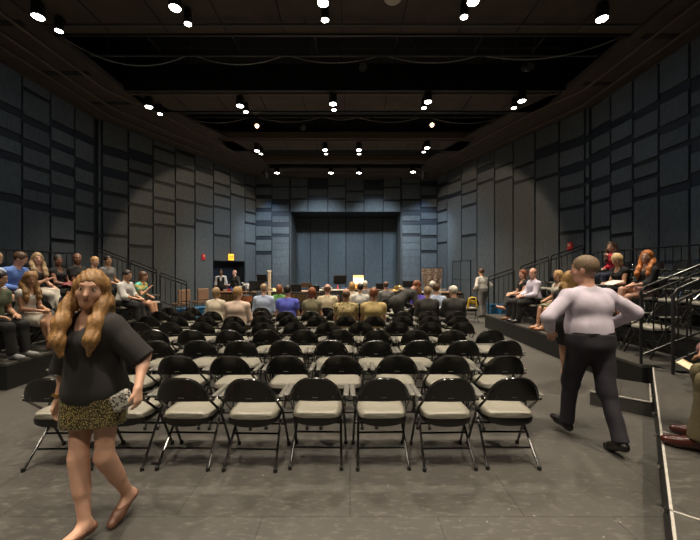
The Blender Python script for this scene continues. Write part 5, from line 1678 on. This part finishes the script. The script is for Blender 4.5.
# vibraphone-like keyboard percussion
def marimba(x, y, w, label):
    t = thing('marimba', label, 'marimba', (x, y, 0), .05)
    n = 22
    bars = MB(); tub = MB()
    for i in range(n):
        f = i / (n - 1); xx = -w / 2 + w * f; L_ = .40 - .2 * f
        bars.box((xx - .022, -L_ / 2, .86), (xx + .022, L_ / 2, .882), bev=.004)
        tub.tube([(xx, 0, .84), (xx, 0, .84 - (.5 - .35 * f))], .018, 8)
    bars.build('tone_bars', mat('rosewood_bars', (.30, .12, .05), .35), t); tub.build('resonator_tubes', M_BRASS, t, True)
    MB().box((-w / 2 - .06, -.24, .79), (w / 2 + .06, -.21, .85), bev=.005).box((-w / 2 - .06, .21, .79), (w / 2 + .06, .24, .85), bev=.005).build('rail', M_STAND, t)
    for s in (-1, 1):
        for q in (-1, 1):
            MB().tube([(s * (w / 2 + .04), q * .22, .80), (s * (w / 2 + .04), q * .22, .02)], .018, 8).build('leg', M_STAND, t, True)
marimba(xz(304, 13.9), 13.9, 1.2, 'wooden barred marimba behind the low music stands')
marimba(xz(232, 13.6), 13.6, 1.1, 'wooden barred marimba in front of the two ushers')
marimba(xz(447, 13.3), 13.3, 1.0, 'wooden barred marimba right of the hanging cloth')
# small things lying on the tables
rr = random.Random(3)
SPOTS = [(-5.45, -4.75, 15.2, .78), (-3.75, -2.1, 15.6, .80), (-1.6, -.1, 15.0, .88), (.95, 2.5, 15.8, .86), (3.0, 4.3, 14.6, .82)]
WH = ['on the table before the ushers', 'on the pale table left of centre', 'on the table under the music desk', 'on the table with the lit screen', 'on the table before the hanging cloth']
CLR = [('white', (.68, .65, .6)), ('red', (.45, .05, .04)), ('blue', (.05, .12, .4)), ('yellow', (.6, .45, .06)), ('cream', (.6, .52, .38)), ('grey', (.2, .2, .2))]
for k, (a, b, y, z) in enumerate(SPOTS):
    n = 5
    for i in range(n):
        x = a + (b - a) * (i + .5) / n + rr.uniform(-.04, .04); yy = y + rr.uniform(-.15, .12)
        cn, cc = CLR[(i + k * 2) % 6]; m = mat('small_item_' + cn, cc, .45)
        kd = (i + k) % 3
        lab = '%s %s %s, %s from its left end'
        if kd == 0:
            o = MB().lathe([(.03, 0), (.05, .004), (.10, .05), (.115, .09), (.108, .09), (.09, .045), (.04, .012)], 20).build('bowl', m, smooth=True); nm, ct = 'bowl', 'bowl'
        elif kd == 1:
            o = MB().box((-.10, -.07, 0), (.10, .07, .11), bev=.008).box((-.104, -.074, .085), (.104, .074, .115), bev=.006).build('lidded_box', m); nm, ct = 'lidded box', 'box'
        else:
            o = MB().lathe([(.032, 0), (.036, .004), (.036, .13), (.014, .17), (.014, .21), (.017, .215)], 16).build('bottle', m, smooth=True); nm, ct = 'bottle', 'bottle'
        o.location = (x, yy, z)
        tag(o, lab % (cn, nm, WH[k], ORD[i]), ct, 'small items on the playing area tables')

# tan padded chairs near the left wall, blue glow blocks, yellow balloon-like seat on the right
M_TANP = mat('tan_padding', (.20, .12, .07), .7)
def side_chair(px, d, label, m=M_TANP):
    X = xz(px, d)
    t = thing('padded_chair', label, 'chair', (X, d, 0), .9 if px < 300 else -.9, 'padded chairs by the walls')
    MB().box((-.24, -.24, .42), (.24, .24, .50), bev=.03).build('seat', m, t)
    MB().box((-.23, -.27, .55), (.23, -.21, 1.0), bev=.03).build('backrest', m, t)
    for sx in (-1, 1):
        for sy in (-1, 1):
            MB().tube([(sx * .21, sy * .21, .43 if sy > 0 else 1.0), (sx * .22, sy * .23, 0)], .013, 8).build('leg', M_BLACKM, t, True)
side_chair(181, 13.0, 'tan padded chair by the left wall, nearer the railing')
side_chair(200, 13.8, 'tan padded chair by the left wall, nearer the doorway')
M_BLUEGLOW = mat('blue_glow_paint', (.01, .09, .20), .5)  # blue glow at the wall base, given as plain colour on solid blocks
def block(px, d, label, grp='blue blocks in place of glow by the walls'):
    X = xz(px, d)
    t = thing('blue_glow_block', label, 'block', (X, d, 0), 0, grp)
    MB().box((-.28, -.2, 0), (.28, .2, .36), bev=.02).build('glow_block_body', M_BLUEGLOW, t)
    MB().box((-.30, -.22, .34), (.30, .22, .40), bev=.015).build('glow_block_lid', M_BLUEGLOW, t)
block(188, 12.1, 'blue crate in place of the wall glow, before the tan chair nearer the railing'); block(204, 12.6, 'blue crate in place of the wall glow, before the tan chair nearer the doorway'); block(507, 13.2, 'blue crate in place of the wall glow, behind the right railing'); block(496, 13.6, 'blue crate in place of the wall glow, beside the standing man in white', )
yj = [r_ for r_ in rows if abs(r_[2] - 10.2) < .01][0]
p = Vector((xz(470, 11.6), 11.6, 0))
t = thing('yellow_jacket', 'yellow jacket draped over a chair beside the white haired man', 'jacket', (p.x, p.y, .0))
M_Y = cloth('yellow', (.50, .33, .03))
mbv = [ell(V3(0, -.21, .72), V3(.15, .05, .13)), cap(V3(-.10, -.23, .78), V3(-.15, -.23, .50), .04, .035), cap(V3(.10, -.23, .78), V3(.14, -.23, .52), .04, .035)]
solid('jacket_cloth', mbv, .012, M_Y, t, fold=.006)
place_chair((p.x, p.y, 0), 0, 'folding chair under the yellow jacket', 'folding chairs set in rows on the floor', True)
